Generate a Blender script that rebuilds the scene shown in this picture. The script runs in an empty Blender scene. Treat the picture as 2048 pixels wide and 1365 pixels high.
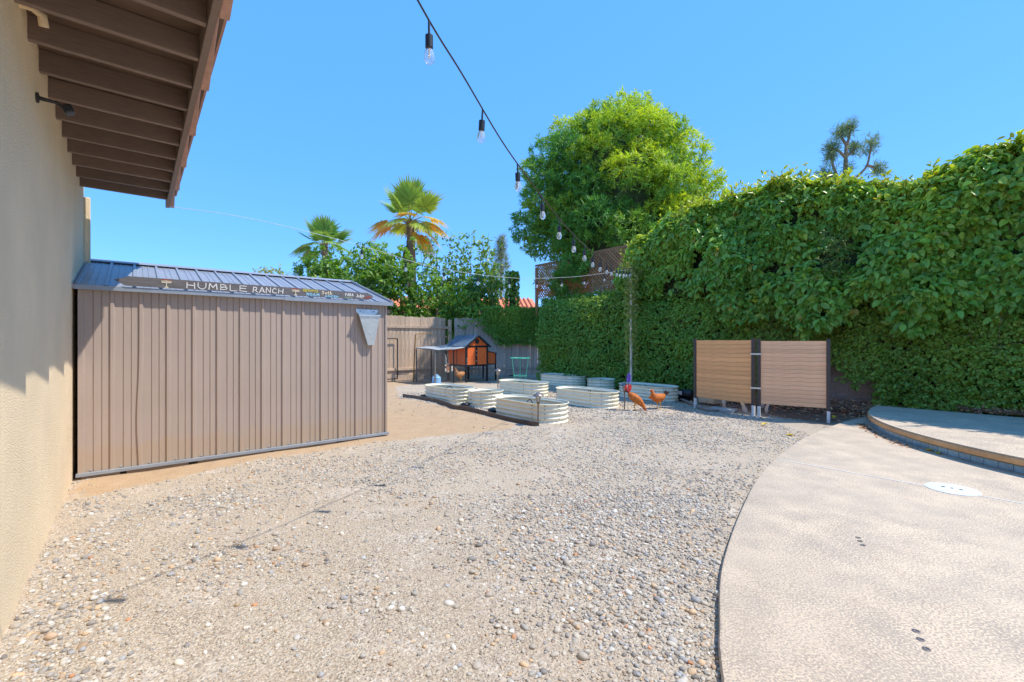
import bpy, math, random
import numpy as np
from mathutils import Vector, Matrix

random.seed(7); rng = np.random.default_rng(11)
SC = bpy.context.scene
COL = SC.collection
R = math.radians

# ------------------------------------------------------------------ camera, sky, sun, exposure
cam_d = bpy.data.cameras.new('camera'); cam = bpy.data.objects.new('camera', cam_d); COL.objects.link(cam)
cam_d.lens = 16.0; cam_d.sensor_width = 36.0; cam_d.clip_end = 3000; cam_d.clip_start = 0.02
cam.location = (0, 0, 1.4); cam.rotation_euler = (R(90), 0, 0)
SC.camera = cam
SUN_AZ = (0.996, -0.087); SUN_EL = R(59)
W = bpy.data.worlds.new('World'); SC.world = W; W.use_nodes = True
nt = W.node_tree; nt.nodes.clear()
sky = nt.nodes.new('ShaderNodeTexSky'); sky.sky_type = 'NISHITA'; sky.sun_disc = False
sky.sun_elevation = SUN_EL; sky.sun_rotation = math.atan2(SUN_AZ[0], SUN_AZ[1])
sky.altitude = 600; sky.air_density = 0.6; sky.dust_density = 0.0; sky.ozone_density = 8.0
bg = nt.nodes.new('ShaderNodeBackground'); bg.inputs['Strength'].default_value = 0.135
wo = nt.nodes.new('ShaderNodeOutputWorld')
even = nt.nodes.new('ShaderNodeMix'); even.data_type = 'RGBA'; even.inputs[0].default_value = 0.6     # clear even blue over the whole dome
even.inputs[7].default_value = (0.36, 1.65, 4.1, 1); nt.links.new(sky.outputs[0], even.inputs[6]); nt.links.new(even.outputs[2], bg.inputs[0]); nt.links.new(bg.outputs[0], wo.inputs[0])
sun_d = bpy.data.lights.new('sun', 'SUN'); sun = bpy.data.objects.new('sun', sun_d); COL.objects.link(sun)
sun_d.energy = 2.0; sun_d.angle = R(0.53); sun_d.color = (1.0, 0.955, 0.88)
sd = Vector((SUN_AZ[0] * math.cos(SUN_EL), SUN_AZ[1] * math.cos(SUN_EL), math.sin(SUN_EL)))
sun.rotation_euler = sd.to_track_quat('Z', 'Y').to_euler(); sun.location = (20, -4, 30)
SC.view_settings.view_transform = 'Standard'; SC.view_settings.look = 'None'
SC.view_settings.gamma = 1.0; SC.view_settings.exposure = 1.46
SC.cycles.max_bounces = 8; SC.cycles.transparent_max_bounces = 12

# ------------------------------------------------------------------ helpers
def S(r, g, b):
    f = lambda c: (c / 255 / 12.92) if c / 255 <= 0.04045 else ((c / 255 + 0.055) / 1.055) ** 2.4
    return (f(r), f(g), f(b))

TH = math.atan2(0.638, 0.770)                       # heading of the house and shed
UX, UY = math.cos(TH), math.sin(TH)
def uv(u, v, z=0.0): return Vector((u * UX - v * UY, u * UY + v * UX, z))
def px(x, y, Y): return Vector(((x - 1024) / 910.2 * Y, Y, 1.4 - (y - 682.5) / 910.2 * Y))
def gp(x, y, z=0.0):
    Y = (1.4 - z) * 910.2 / (y - 682.5); return Vector(((x - 1024) / 910.2 * Y, Y, z))

def link(o, parent=None):
    COL.objects.link(o)
    if parent is not None: o.parent = parent
    return o
def tag(o, label=None, cat=None, group=None, kind=None):
    if label: o['label'] = label
    if cat: o['category'] = cat
    if group: o['group'] = group
    if kind: o['kind'] = kind
    return o
def thing(name, label, cat, loc=(0, 0, 0), rz=0.0, group=None):
    o = bpy.data.objects.new(name, None); COL.objects.link(o); o.empty_display_size = 0.1
    o.location = loc; o.rotation_euler = (0, 0, rz)
    return tag(o, label, cat, group)
def copy_part(o, parent, loc=None, rot=None):
    c = o.copy(); link(c, parent)
    if loc is not None: c.location = loc
    if rot is not None: c.rotation_euler = rot
    return c
def copy_tree(o, parent=None):
    c = o.copy(); link(c, parent)
    for ch in list(o.children): copy_tree(ch, c)
    return c

class MB:
    def __init__(s): s.v = []; s.f = []
    def add(s, vs, fs):
        k = len(s.v); s.v += [tuple(p) for p in vs]; s.f += [tuple(i + k for i in f) for f in fs]; return s
    def box(s, c, d, rot=None):
        hx, hy, hz = d[0] / 2, d[1] / 2, d[2] / 2; c = Vector(c)
        P = [Vector((x * hx, y * hy, z * hz)) for x in (-1, 1) for y in (-1, 1) for z in (-1, 1)]
        if rot is not None: P = [rot @ p for p in P]
        return s.add([p + c for p in P], [(0, 1, 3, 2), (4, 6, 7, 5), (0, 4, 5, 1), (2, 3, 7, 6), (0, 2, 6, 4), (1, 5, 7, 3)])
    def bx(s, a, b):
        return s.box([(a[i] + b[i]) / 2 for i in range(3)], [abs(b[i] - a[i]) for i in range(3)])
    def bar(s, p, q, w, h=None, up=(0, 0, 1)):
        p = Vector(p); q = Vector(q); d = q - p; L = d.length; x = d.normalized(); h = h or w
        u = Vector(up)
        if abs(x.dot(u)) > 0.98: u = Vector((0, 1, 0))
        y = u.cross(x).normalized(); z = x.cross(y)
        return s.box((p + q) / 2, (L, w, h), Matrix((x, y, z)).transposed())
    def prism(s, poly, z0, z1):
        n = len(poly); vs = [(p[0], p[1], z0) for p in poly] + [(p[0], p[1], z1) for p in poly]
        fs = [tuple(range(n - 1, -1, -1)), tuple(range(n, 2 * n))] + [(i, (i + 1) % n, n + (i + 1) % n, n + i) for i in range(n)]
        return s.add(vs, fs)
    def tube(s, pts, r, n=8, caps=True):
        pts = [Vector(p) for p in pts]; rr = r if isinstance(r, (list, tuple)) else [r] * len(pts)
        ref = Vector((0, 0, 1)); rings = []; prev = None
        for i, p in enumerate(pts):
            t = (pts[min(i + 1, len(pts) - 1)] - pts[max(i - 1, 0)]).normalized()
            if prev is None:
                a = ref if abs(t.z) < 0.9 else Vector((1, 0, 0)); x = a.cross(t).normalized()
            else:
                x = (prev - t * prev.dot(t)).normalized()
            prev = x; y = t.cross(x)
            rings.append([p + (x * math.cos(2 * math.pi * j / n) + y * math.sin(2 * math.pi * j / n)) * rr[i] for j in range(n)])
        vs = [q for rg in rings for q in rg]; m = len(pts)
        fs = [(i * n + j, i * n + (j + 1) % n, (i + 1) * n + (j + 1) % n, (i + 1) * n + j) for i in range(m - 1) for j in range(n)]
        if caps: fs += [tuple(range(n - 1, -1, -1)), tuple((m - 1) * n + j for j in range(n))]
        return s.add(vs, fs)
    def lathe(s, prof, n=20, c=(0, 0, 0), cap=True):
        c = Vector(c); m = len(prof)
        vs = [(c.x + r * math.cos(2 * math.pi * j / n), c.y + r * math.sin(2 * math.pi * j / n), c.z + z) for r, z in prof for j in range(n)]
        fs = [(i * n + j, i * n + (j + 1) % n, (i + 1) * n + (j + 1) % n, (i + 1) * n + j) for i in range(m - 1) for j in range(n)]
        if cap: fs += [tuple(range(n - 1, -1, -1)), tuple((m - 1) * n + j for j in range(n))]
        return s.add(vs, fs)
    def loft(s, rings):
        n = len(rings[0]); m = len(rings)
        vs = [q for rg in rings for q in rg]
        fs = [(i * n + j, i * n + (j + 1) % n, (i + 1) * n + (j + 1) % n, (i + 1) * n + j) for i in range(m - 1) for j in range(n)]
        fs += [tuple(range(n - 1, -1, -1)), tuple((m - 1) * n + j for j in range(n))]
        return s.add(vs, fs)
    def build(s, name, mat, parent=None, smooth=False, bevel=0.0, sub=0):
        me = bpy.data.meshes.new(name); me.from_pydata(s.v, [], s.f); me.validate()
        import bmesh
        b = bmesh.new(); b.from_mesh(me); bmesh.ops.recalc_face_normals(b, faces=b.faces); b.to_mesh(me); b.free()
        if mat: me.materials.append(mat)
        o = link(bpy.data.objects.new(name, me), parent)
        if smooth:
            me.polygons.foreach_set('use_smooth', [True] * len(me.polygons))
            if smooth != 'all':
                me.set_sharp_from_angle(angle=R(40))
        if bevel:
            m = o.modifiers.new('bevel', 'BEVEL'); m.width = bevel; m.segments = 2; m.limit_method = 'ANGLE'; m.angle_limit = R(40)
        if sub:
            m = o.modifiers.new('sub', 'SUBSURF'); m.levels = sub; m.render_levels = sub
        return o

def np_mesh(name, V, F, mat, parent=None, col=None, smooth=False, attrs=None):
    """V (n,3) float, F (m,k) int, col (n,3) optional point colour"""
    me = bpy.data.meshes.new(name); V = np.ascontiguousarray(V, np.float32); F = np.ascontiguousarray(F, np.int32)
    me.vertices.add(len(V)); me.vertices.foreach_set('co', V.ravel())
    k = F.shape[1]; me.loops.add(F.size); me.loops.foreach_set('vertex_index', F.ravel())
    me.polygons.add(len(F)); me.polygons.foreach_set('loop_start', np.arange(0, F.size, k, dtype=np.int32))
    me.update(calc_edges=True)
    if smooth: me.polygons.foreach_set('use_smooth', np.ones(len(F), bool))
    if col is not None:
        a = me.color_attributes.new('Col', 'FLOAT_COLOR', 'POINT')
        c4 = np.ones((len(V), 4), np.float32); c4[:, :3] = col; a.data.foreach_set('color', c4.ravel())
    for nme, arr in (attrs or {}).items():
        a = me.attributes.new(nme, 'FLOAT', 'POINT'); a.data.foreach_set('value', np.ascontiguousarray(arr, np.float32))
    if mat: me.materials.append(mat)
    return link(bpy.data.objects.new(name, me), parent)

_T = np.random.default_rng(5).random((64, 64, 64)).astype(np.float32)
def vn(P, sc=1.0, o=0.0):
    """value noise 0..1 at points P (n,3)"""
    p = np.asarray(P, np.float64) * sc + o; i = np.floor(p).astype(int); f = p - i; f = f * f * (3 - 2 * f)
    r = 0
    for dx in (0, 1):
        for dy in (0, 1):
            for dz in (0, 1):
                w = (f[:, 0] if dx else 1 - f[:, 0]) * (f[:, 1] if dy else 1 - f[:, 1]) * (f[:, 2] if dz else 1 - f[:, 2])
                r = r + w * _T[(i[:, 0] + dx) % 64, (i[:, 1] + dy) % 64, (i[:, 2] + dz) % 64]
    return r
def nrm(a): return a / np.maximum(np.linalg.norm(a, axis=1, keepdims=True), 1e-9)
def crom(pts, n=8):
    P = [Vector(p) for p in pts]; P = [P[0] * 2 - P[1]] + P + [P[-1] * 2 - P[-2]]; out = []
    for i in range(1, len(P) - 2):
        for k in range(n):
            t = k / n; a, b, c, d = P[i - 1], P[i], P[i + 1], P[i + 2]
            out.append(0.5 * ((2 * b) + (c - a) * t + (2 * a - 5 * b + 4 * c - d) * t * t + (3 * b - a - 3 * c + d) * t ** 3))
    out.append(P[-2]); return out

# ------------------------------------------------------------------ materials
def new_mat(name):
    m = bpy.data.materials.new(name); m.use_nodes = True; t = m.node_tree
    return m, t, t.nodes['Principled BSDF']
def N(t, kind, **kw):
    n = t.nodes.new(kind)
    for k, v in kw.items(): setattr(n, k, v)
    return n
def mixc(t, fac, a, b, mode='MIX'):
    n = t.nodes.new('ShaderNodeMix'); n.data_type = 'RGBA'; n.blend_type = mode
    for sock, val in ((n.inputs[0], fac), (n.inputs[6], a), (n.inputs[7], b)):
        if hasattr(val, 'links') or isinstance(val, bpy.types.NodeSocket): t.links.new(val, sock)
        elif isinstance(val, (int, float)): sock.default_value = val
        else: sock.default_value = (*val[:3], 1)
    return n.outputs[2]
def noise(t, co, scale, detail=4, rough=0.55, out=0):
    n = N(t, 'ShaderNodeTexNoise'); n.inputs['Scale'].default_value = scale; n.inputs['Detail'].default_value = detail
    n.inputs['Roughness'].default_value = rough; t.links.new(co, n.inputs['Vector']); return n.outputs[out]
def ramp(t, fac, stops):
    n = N(t, 'ShaderNodeValToRGB'); t.links.new(fac, n.inputs[0]); cr = n.color_ramp
    while len(cr.elements) > 1: cr.elements.remove(cr.elements[-1])
    for i, (p, c) in enumerate(stops):
        e = cr.elements[0] if i == 0 else cr.elements.new(p)
        e.position = p; e.color = (*c, 1) if len(c) == 3 else c
    return n.outputs[0]
def coords(t, stretch=None, world=False):
    if world: o = N(t, 'ShaderNodeNewGeometry').outputs['Position']
    else: o = N(t, 'ShaderNodeTexCoord').outputs['Object']
    if stretch:
        m = N(t, 'ShaderNodeMapping'); m.inputs['Scale'].default_value = stretch; t.links.new(o, m.inputs[0]); o = m.outputs[0]
    return o
def bump(t, bs, h, strength, dist=0.01):
    b = N(t, 'ShaderNodeBump'); b.inputs['Strength'].default_value = strength; b.inputs['Distance'].default_value = dist
    t.links.new(h, b.inputs['Height']); t.links.new(b.outputs[0], bs.inputs['Normal'])
def pmat(name, base, rough=0.7, var=0.18, scale=6, bmp=0.0, bscale=80, bdist=0.004, metal=0.0, stretch=None, rv=0.0, dirt=None, dirt_amt=0.4, world=False):
    m, t, bs = new_mat(name); co = coords(t, stretch, world)
    a = tuple(c * (1 - var) for c in base); b = tuple(min(1, c * (1 + var)) for c in base)
    f = ramp(t, noise(t, co, scale, 6, 0.6), [(0.3, (0, 0, 0)), (0.7, (1, 1, 1))])
    c = mixc(t, f, a, b)
    if dirt:
        f2 = ramp(t, noise(t, co, scale * 0.35, 5, 0.65), [(0.5, (0, 0, 0)), (0.72, (dirt_amt,) * 3)])
        c = mixc(t, f2, c, dirt)
    if rv:
        oi = N(t, 'ShaderNodeObjectInfo'); mr = N(t, 'ShaderNodeMapRange'); t.links.new(oi.outputs['Random'], mr.inputs[0])
        mr.inputs[3].default_value = 1 - rv; mr.inputs[4].default_value = 1 + rv
        cm = N(t, 'ShaderNodeCombineColor')
        for k in range(3): t.links.new(mr.outputs[0], cm.inputs[k])
        c = mixc(t, 1.0, c, cm.outputs[0], 'MULTIPLY')
    t.links.new(c, bs.inputs['Base Color']); bs.inputs['Roughness'].default_value = rough; bs.inputs['Metallic'].default_value = metal
    if bmp: bump(t, bs, noise(t, co, bscale, 5, 0.6), bmp, bdist)
    return m
def leafmat(name, rough=0.42, trans=0.35, tint=(1.25, 1.3, 0.5)):
    m, t, bs = new_mat(name); at = N(t, 'ShaderNodeAttribute', attribute_name='Col')
    t.links.new(at.outputs['Color'], bs.inputs['Base Color']); bs.inputs['Roughness'].default_value = rough
    bs.inputs['Specular IOR Level'].default_value = 0.4
    tr = N(t, 'ShaderNodeBsdfTranslucent'); t.links.new(mixc(t, 1.0, at.outputs['Color'], tint, 'MULTIPLY'), tr.inputs[0])
    mx = N(t, 'ShaderNodeMixShader'); mx.inputs[0].default_value = trans
    t.links.new(bs.outputs[0], mx.inputs[1]); t.links.new(tr.outputs[0], mx.inputs[2])
    t.links.new(mx.outputs[0], t.nodes['Material Output'].inputs[0]); return m
def attmat(name, rough=0.8, bmp=0.0, bscale=120):
    m, t, bs = new_mat(name); at = N(t, 'ShaderNodeAttribute', attribute_name='Col')
    co = coords(t, world=True); f = noise(t, co, bscale, 4, 0.6)
    c = mixc(t, f, mixc(t, 1.0, at.outputs['Color'], (0.7, 0.7, 0.7), 'MULTIPLY'), mixc(t, 1.0, at.outputs['Color'], (1.2, 1.2, 1.2), 'MULTIPLY'))
    t.links.new(c, bs.inputs['Base Color']); bs.inputs['Roughness'].default_value = rough
    if bmp: bump(t, bs, f, bmp, 0.003)
    return m

M = {}
M['stucco'] = pmat('stucco', S(243, 219, 180), 0.9, 0.07, 1.5, 0.7, 95, 0.014, dirt=S(206, 190, 160), dirt_amt=0.3)
M['eave'] = pmat('eave_paint', S(122, 104, 94), 0.75, 0.14, 9, 0.3, 60, 0.003, stretch=(1, 12, 12), rv=0.1, dirt=S(150, 130, 112), dirt_amt=0.3)
M['sheath'] = pmat('sheathing', S(100, 80, 66), 0.8, 0.15, 5, 0.3, 40, 0.003)
M['tile_roof'] = pmat('roof_tile', S(178, 140, 125), 0.85, 0.15, 12, 0.3, 60, rv=0.1)
M['shed'] = pmat('shed_sheet', S(170, 151, 136), 0.5, 0.05, 2.0, 0.05, 30, 0.002, dirt=S(160, 140, 122), dirt_amt=0.35, rv=0.03)
_m = M['shed']; _t = _m.node_tree; _bs = _t.nodes['Principled BSDF']; _old = _bs.inputs['Base Color'].links[0].from_socket
_co = coords(_t, world=True); _sx = N(_t, 'ShaderNodeSeparateXYZ'); _t.links.new(_co, _sx.inputs[0])
_ad = N(_t, 'ShaderNodeMath', operation='MULTIPLY_ADD'); _t.links.new(noise(_t, _co, 7, 6, 0.7), _ad.inputs[0]); _ad.inputs[1].default_value = -0.5; _t.links.new(_sx.outputs[2], _ad.inputs[2])
_f = ramp(_t, _ad.outputs[0], [(0.0, (0.38, 0.38, 0.38)), (0.10, (0, 0, 0))])
_c2 = mixc(_t, _f, _old, S(176, 148, 112))
_st = ramp(_t, noise(_t, coords(_t, (7, 7, 0.5), True), 3.0, 5, 0.65), [(0.58, (0, 0, 0)), (0.74, (0.35, 0.35, 0.35))])
_c2 = mixc(_t, _st, _c2, S(146, 128, 112)); _t.links.new(_c2, _bs.inputs['Base Color'])
M['shed_in'] = pmat('shed_dark', S(110, 90, 78), 0.6)
M['shedroof'] = pmat('shed_roof_sheet', S(150, 152, 158), 0.42, 0.10, 3, 0.05, 30, 0.002, dirt=S(150, 150, 146), dirt_amt=0.4, rv=0.05, metal=0.15)
M['shedtrim'] = pmat('shed_trim', S(150, 156, 162), 0.45, 0.10, 6, 0.08, 40, metal=0.3)
M['galv'] = pmat('galvanised', S(196, 202, 202), 0.38, 0.12, 18, 0.05, 40, metal=0.6)
M['sleeper'] = pmat('sleeper_wood', S(140, 120, 98), 0.9, 0.25, 8, 0.5, 40, stretch=(1, 8, 8))
M['signwood'] = pmat('sign_wood', S(104, 100, 100), 0.85, 0.25, 7, 0.5, 50, stretch=(1, 10, 10))
M['white'] = pmat('white_paint', (0.78, 0.77, 0.74), 0.6, 0.08, 40)
for k, c in dict(pyel=S(214, 200, 70), pblu=S(150, 210, 236), pcre=S(236, 222, 190), pgry=S(130, 128, 128), pred=S(190, 70, 62), pgrn=S(170, 196, 150)).items():
    M[k] = pmat('paint_' + k[1:], c, 0.6, 0.1, 40)
M['fence'] = pmat('fence_wood', S(196, 168, 140), 0.88, 0.22, 5, 0.4, 40, stretch=(8, 8, 1), rv=0.16, dirt=S(120, 104, 92), dirt_amt=0.5)
M['fence_shade_grey'] = pmat('fence_wood_shade_grey', S(184, 168, 152), 0.9, 0.22, 5, 0.4, 40, stretch=(8, 8, 1), rv=0.16, dirt=S(110, 100, 94), dirt_amt=0.5)  # copy of the fence wood, greyed by shade put into its colour
M['lattice'] = pmat('lattice_wood', S(150, 112, 80), 0.9, 0.2, 8, 0.2, 50, rv=0.2)
M['lattice_o'] = pmat('lattice_cedar', S(178, 100, 62), 0.85, 0.2, 8, 0.2, 50, rv=0.2)
M['cedar'] = pmat('cedar_board', S(236, 172, 112), 0.75, 0.12, 4, 0.25, 50, stretch=(1, 1, 14), rv=0.10, dirt=S(184, 128, 86), dirt_amt=0.35)
M['cedar2'] = pmat('cedar_board_pale', S(236, 182, 138), 0.75, 0.12, 4, 0.25, 50, stretch=(1, 1, 14), rv=0.09, dirt=S(176, 128, 100), dirt_amt=0.35)
M['darkpost'] = pmat('dark_post', S(66, 58, 56), 0.5, 0.1, 10)
M['pvc'] = pmat('white_pvc', (0.7, 0.69, 0.66), 0.4, 0.08, 10, dirt=S(160, 150, 130), dirt_amt=0.4)
M['bed'] = pmat('bed_enamel', S(236, 229, 202), 0.42, 0.05, 5, dirt=S(190, 176, 140), dirt_amt=0.3, world=True)
M['soil'] = pmat('soil', S(96, 80, 66), 0.95, 0.35, 20, 0.9, 60, 0.02)
M['black'] = pmat('black_plastic', (0.018, 0.018, 0.02), 0.45, 0.2, 10)
M['blackmetal'] = pmat('black_metal', (0.03, 0.03, 0.035), 0.4, 0.2, 10, metal=0.3)
M['edging'] = pmat('edging_plastic', S(86, 74, 66), 0.7, 0.2, 8, dirt=S(150, 130, 108), dirt_amt=0.5)
M['orange'] = pmat('coop_orange', S(236, 112, 48), 0.65, 0.14, 6, 0.2, 40, stretch=(6, 6, 1), rv=0.08)
M['cooproof'] = pmat('coop_roof', S(92, 108, 120), 0.7, 0.12, 8)
M['tarp'] = pmat('grey_tarp', S(160, 164, 166), 0.6, 0.12, 8)
M['wire'] = pmat('wire_grey', S(130, 128, 124), 0.5, 0.1, 10, metal=0.4)
M['blue'] = pmat('blue_plastic', S(140, 186, 220), 0.35, 0.05, 6)
M['hen'] = pmat('hen_feathers', S(196, 108, 40), 0.8, 0.4, 26, 0.8, 70, 0.01, dirt=S(120, 50, 16), dirt_amt=0.6)
M['hen_tan'] = pmat('hen_feathers_tan', S(190, 132, 84), 0.8, 0.35, 26, 0.8, 70, 0.01, dirt=S(120, 74, 40), dirt_amt=0.6)
M['hen_dark'] = pmat('hen_tail', S(88, 52, 26), 0.8, 0.4, 26)
M['comb'] = pmat('hen_comb', S(196, 36, 34), 0.6)
M['leg'] = pmat('hen_leg', S(210, 160, 80), 0.6)
M['lamp_metal'] = pmat('lamp_metal', S(130, 120, 116), 0.42, 0.15, 20, metal=0.6)
M['lamp_brass'] = pmat('lamp_rust', S(150, 110, 60), 0.6, 0.3, 30, metal=0.4)
M['green_wire'] = pmat('green_wire', S(70, 200, 160), 0.4, 0.05)
M['purple'] = pmat('purple_fabric', S(130, 100, 200), 0.7, 0.2, 30)
M['redfab'] = pmat('red_fabric', S(236, 96, 84), 0.7, 0.15, 30)
M['cord'] = pmat('cord', S(70, 60, 54), 0.7, 0.2, 30)
M['cord_w'] = pmat('cord_pale', S(196, 200, 204), 0.7, 0.2, 30)
M['bark'] = pmat('bark', S(138, 114, 92), 0.95, 0.35, 9, 0.8, 30, 0.02, stretch=(3, 3, 0.6), world=True)
M['bark_p'] = pmat('palm_bark', S(130, 114, 98), 0.95, 0.35, 9, 0.8, 24, 0.03, stretch=(2, 2, 5), world=True)
M['pole'] = pmat('pole_wood', S(220, 208, 186), 0.9, 0.25, 9, 0.5, 40)
M['block'] = pmat('block_wall', S(150, 142, 134), 0.92, 0.14, 4, 0.5, 60)
M['rooftile_n'] = pmat('terracotta', S(212, 128, 92), 0.85, 0.2, 7, 0.3, 30, rv=0.12)
M['nwall'] = pmat('neighbour_wall', S(220, 206, 180), 0.9, 0.06, 3)
M['hose'] = pmat('grey_hose', S(140, 128, 118), 0.5, 0.1, 10)
M['pump'] = pmat('pump_housing', S(196, 178, 146), 0.6, 0.1, 10)
M['concrete'] = pmat('concrete', S(170, 164, 156), 0.9, 0.15, 8, 0.4, 60)
M['coping'] = pmat('coping_side', S(204, 158, 108), 0.8, 0.15, 9, 0.4, 40, dirt=S(150, 106, 70), dirt_amt=0.5, world=True)
M['tile'] = pmat('glazed_tile', S(110, 146, 160), 0.25, 0.2, 16, rv=0.12)
M['skimmer'] = pmat('skimmer_plastic', S(216, 220, 222), 0.45, 0.06, 12)
M['sealant'] = pmat('sealant', S(226, 222, 214), 0.7, 0.1, 20)
M['core'] = pmat('dark_twig_core', (0.04, 0.065, 0.022), 0.95, 0.5, 6, 0.9, 14, 0.05, world=True)  # dark filler for hedge and crowns, inner shade put into its colour
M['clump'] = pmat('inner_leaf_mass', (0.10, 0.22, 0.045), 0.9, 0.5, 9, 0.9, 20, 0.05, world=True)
M['twig'] = pmat('twig', S(110, 80, 60), 0.9, 0.3, 20)
M['leaf'] = leafmat('hedge_leaf', 0.33, 0.36)
M['ivy'] = leafmat('ivy_leaf', 0.45, 0.36)
M['fern'] = leafmat('fernpine_leaf', 0.55, 0.42)
M['bush'] = leafmat('citrus_leaf', 0.42, 0.36)
M['palm'] = leafmat('palm_leaf', 0.5, 0.38)
M['needle'] = leafmat('needle', 0.6, 0.25)
M['litter'] = leafmat('dry_leaf', 0.8, 0.15, (1.1, 1.0, 0.8))
M['stone'] = attmat('pebble', 0.75, 0.4, 90)
gl, t, bs = new_mat('bulb_glass'); M['glass'] = gl
bs.inputs['Base Color'].default_value = (0.95, 0.96, 0.98, 1); bs.inputs['Roughness'].default_value = 0.05
bs.inputs['Transmission Weight'].default_value = 0.75; bs.inputs['IOR'].default_value = 1.15; bs.inputs['Alpha'].default_value = 0.75
gl, t, bs = new_mat('lamp_lens'); M['lens'] = gl
bs.inputs['Base Color'].default_value = (0.80, 0.76, 0.66, 1); bs.inputs['Roughness'].default_value = 0.2
bs.inputs['Transmission Weight'].default_value = 0.6; bs.inputs['IOR'].default_value = 1.2

# pool deck: cream spray texture worn down to grey
m, t, bs = new_mat('deck'); M['deck'] = m; co = coords(t, world=True)
nz = noise(t, co, 90, 6, 0.62); nz2 = noise(t, co, 3.2, 5, 0.6)
thr = N(t, 'ShaderNodeMath', operation='MULTIPLY_ADD'); t.links.new(nz2, thr.inputs[0]); thr.inputs[1].default_value = 0.30; t.links.new(nz, thr.inputs[2])
f = ramp(t, thr.outputs[0], [(0.60, (0, 0, 0)), (0.69, (1, 1, 1))])
c = mixc(t, f, S(216, 193, 164), S(164, 149, 132))
c = mixc(t, ramp(t, noise(t, co, 1.1, 5, 0.6), [(0.40, (0, 0, 0)), (0.75, (0.6, 0.6, 0.6))]), c, S(190, 172, 150))
vo = N(t, 'ShaderNodeTexVoronoi', feature='DISTANCE_TO_EDGE'); vo.inputs['Scale'].default_value = 26; 
wv = N(t, 'ShaderNodeMix', data_type='VECTOR'); wv.inputs[0].default_value = 0.06; t.links.new(co, wv.inputs[4]); t.links.new(noise(t, co, 14, 3, 0.6, 1), wv.inputs[5]); t.links.new(wv.outputs[1], vo.inputs['Vector'])
ck = ramp(t, vo.outputs[0], [(0.0, (1, 1, 1)), (0.035, (0, 0, 0))])
ckm = N(t, 'ShaderNodeMath', operation='MULTIPLY'); t.links.new(ck, ckm.inputs[0]); t.links.new(ramp(t, noise(t, co, 5, 4), [(0.48, (0, 0, 0)), (0.62, (0.7, 0.7, 0.7))]), ckm.inputs[1])
c = mixc(t, ckm.outputs[0], c, S(140, 118, 100))
c = mixc(t, ramp(t, noise(t, co, 2.3, 7, 0.7), [(0.60, (0, 0, 0)), (0.72, (0.45, 0.45, 0.45))]), c, S(168, 148, 130))
c = mixc(t, ramp(t, noise(t, co, 21, 3, 0.5), [(0.74, (0, 0, 0)), (0.77, (0.7, 0.7, 0.7))]), c, S(120, 104, 92))
t.links.new(c, bs.inputs['Base Color']); bs.inputs['Roughness'].default_value = 0.8
bump(t, bs, f, -0.15, 0.0015)

# ground: packed fines and small gravel; bare earth where the painted mask says so
m, t, bs = new_mat('ground'); M['ground'] = m; co = coords(t, world=True)
dm = N(t, 'ShaderNodeAttribute', attribute_name='dirt').outputs['Fac']
mm = N(t, 'ShaderNodeAttribute', attribute_name='mulch').outputs['Fac']
v1 = N(t, 'ShaderNodeTexVoronoi'); v1.inputs['Scale'].default_value = 62; t.links.new(co, v1.inputs['Vector'])
v2 = N(t, 'ShaderNodeTexVoronoi'); v2.inputs['Scale'].default_value = 150; t.links.new(co, v2.inputs['Vector'])
sepc = N(t, 'ShaderNodeSeparateColor'); t.links.new(v1.outputs['Color'], sepc.inputs[0])
sepd = N(t, 'ShaderNodeSeparateColor'); t.links.new(v2.outputs['Color'], sepd.inputs[0])
st = ramp(t, sepc.outputs[0], [(0.0, S(120, 108, 98)), (0.3, S(176, 158, 138)), (0.55, S(204, 190, 170)), (0.8, S(222, 210, 194)), (0.93, S(160, 156, 154)), (1.0, S(206, 168, 120))])
fi = ramp(t, sepd.outputs[1], [(0.0, S(134, 118, 102)), (0.4, S(170, 153, 132)), (0.8, S(192, 175, 151)), (1.0, S(206, 196, 178))])
pk = ramp(t, noise(t, co, 2.2, 6, 0.65), [(0.30, (0, 0, 0)), (0.50, (1, 1, 1))])
grav = mixc(t, pk, st, fi)
grav = mixc(t, ramp(t, noise(t, co, 0.7, 5, 0.6), [(0.42, (0, 0, 0)), (0.72, (0.65, 0.65, 0.65))]), grav, S(182, 162, 138))
ea = mixc(t, noise(t, co, 5, 8, 0.7), S(158, 130, 100), S(196, 168, 134))
ea = mixc(t, ramp(t, noise(t, co, 42, 4, 0.6), [(0.62, (0, 0, 0)), (0.7, (0.8, 0.8, 0.8))]), ea, S(120, 96, 76))
dn = N(t, 'ShaderNodeMath', operation='MULTIPLY_ADD'); t.links.new(noise(t, co, 3.5, 6, 0.7), dn.inputs[0]); dn.inputs[1].default_value = 0.9
dn2 = N(t, 'ShaderNodeMath', operation='ADD'); t.links.new(dm, dn.inputs[2]); t.links.new(dn.outputs[0], dn2.inputs[0]); dn2.inputs[1].default_value = -0.45
c = mixc(t, ramp(t, dn2.outputs[0], [(0.42, (0, 0, 0)), (0.6, (1, 1, 1))]), grav, ea)
c = mixc(t, mm, c, mixc(t, noise(t, co, 20, 6), S(90, 74, 62), S(150, 120, 96)))
t.links.new(c, bs.inputs['Base Color']); bs.inputs['Roughness'].default_value = 0.95
hh = N(t, 'ShaderNodeMath', operation='MULTIPLY'); t.links.new(v1.outputs['Distance'], hh.inputs[0]); hh.inputs[1].default_value = -1
hm = N(t, 'ShaderNodeMath', operation='ADD'); t.links.new(hh.outputs[0], hm.inputs[0]); t.links.new(noise(t, co, 60, 6, 0.7), hm.inputs[1])
bump(t, bs, hm.outputs[0], 0.8, 0.008)

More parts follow.
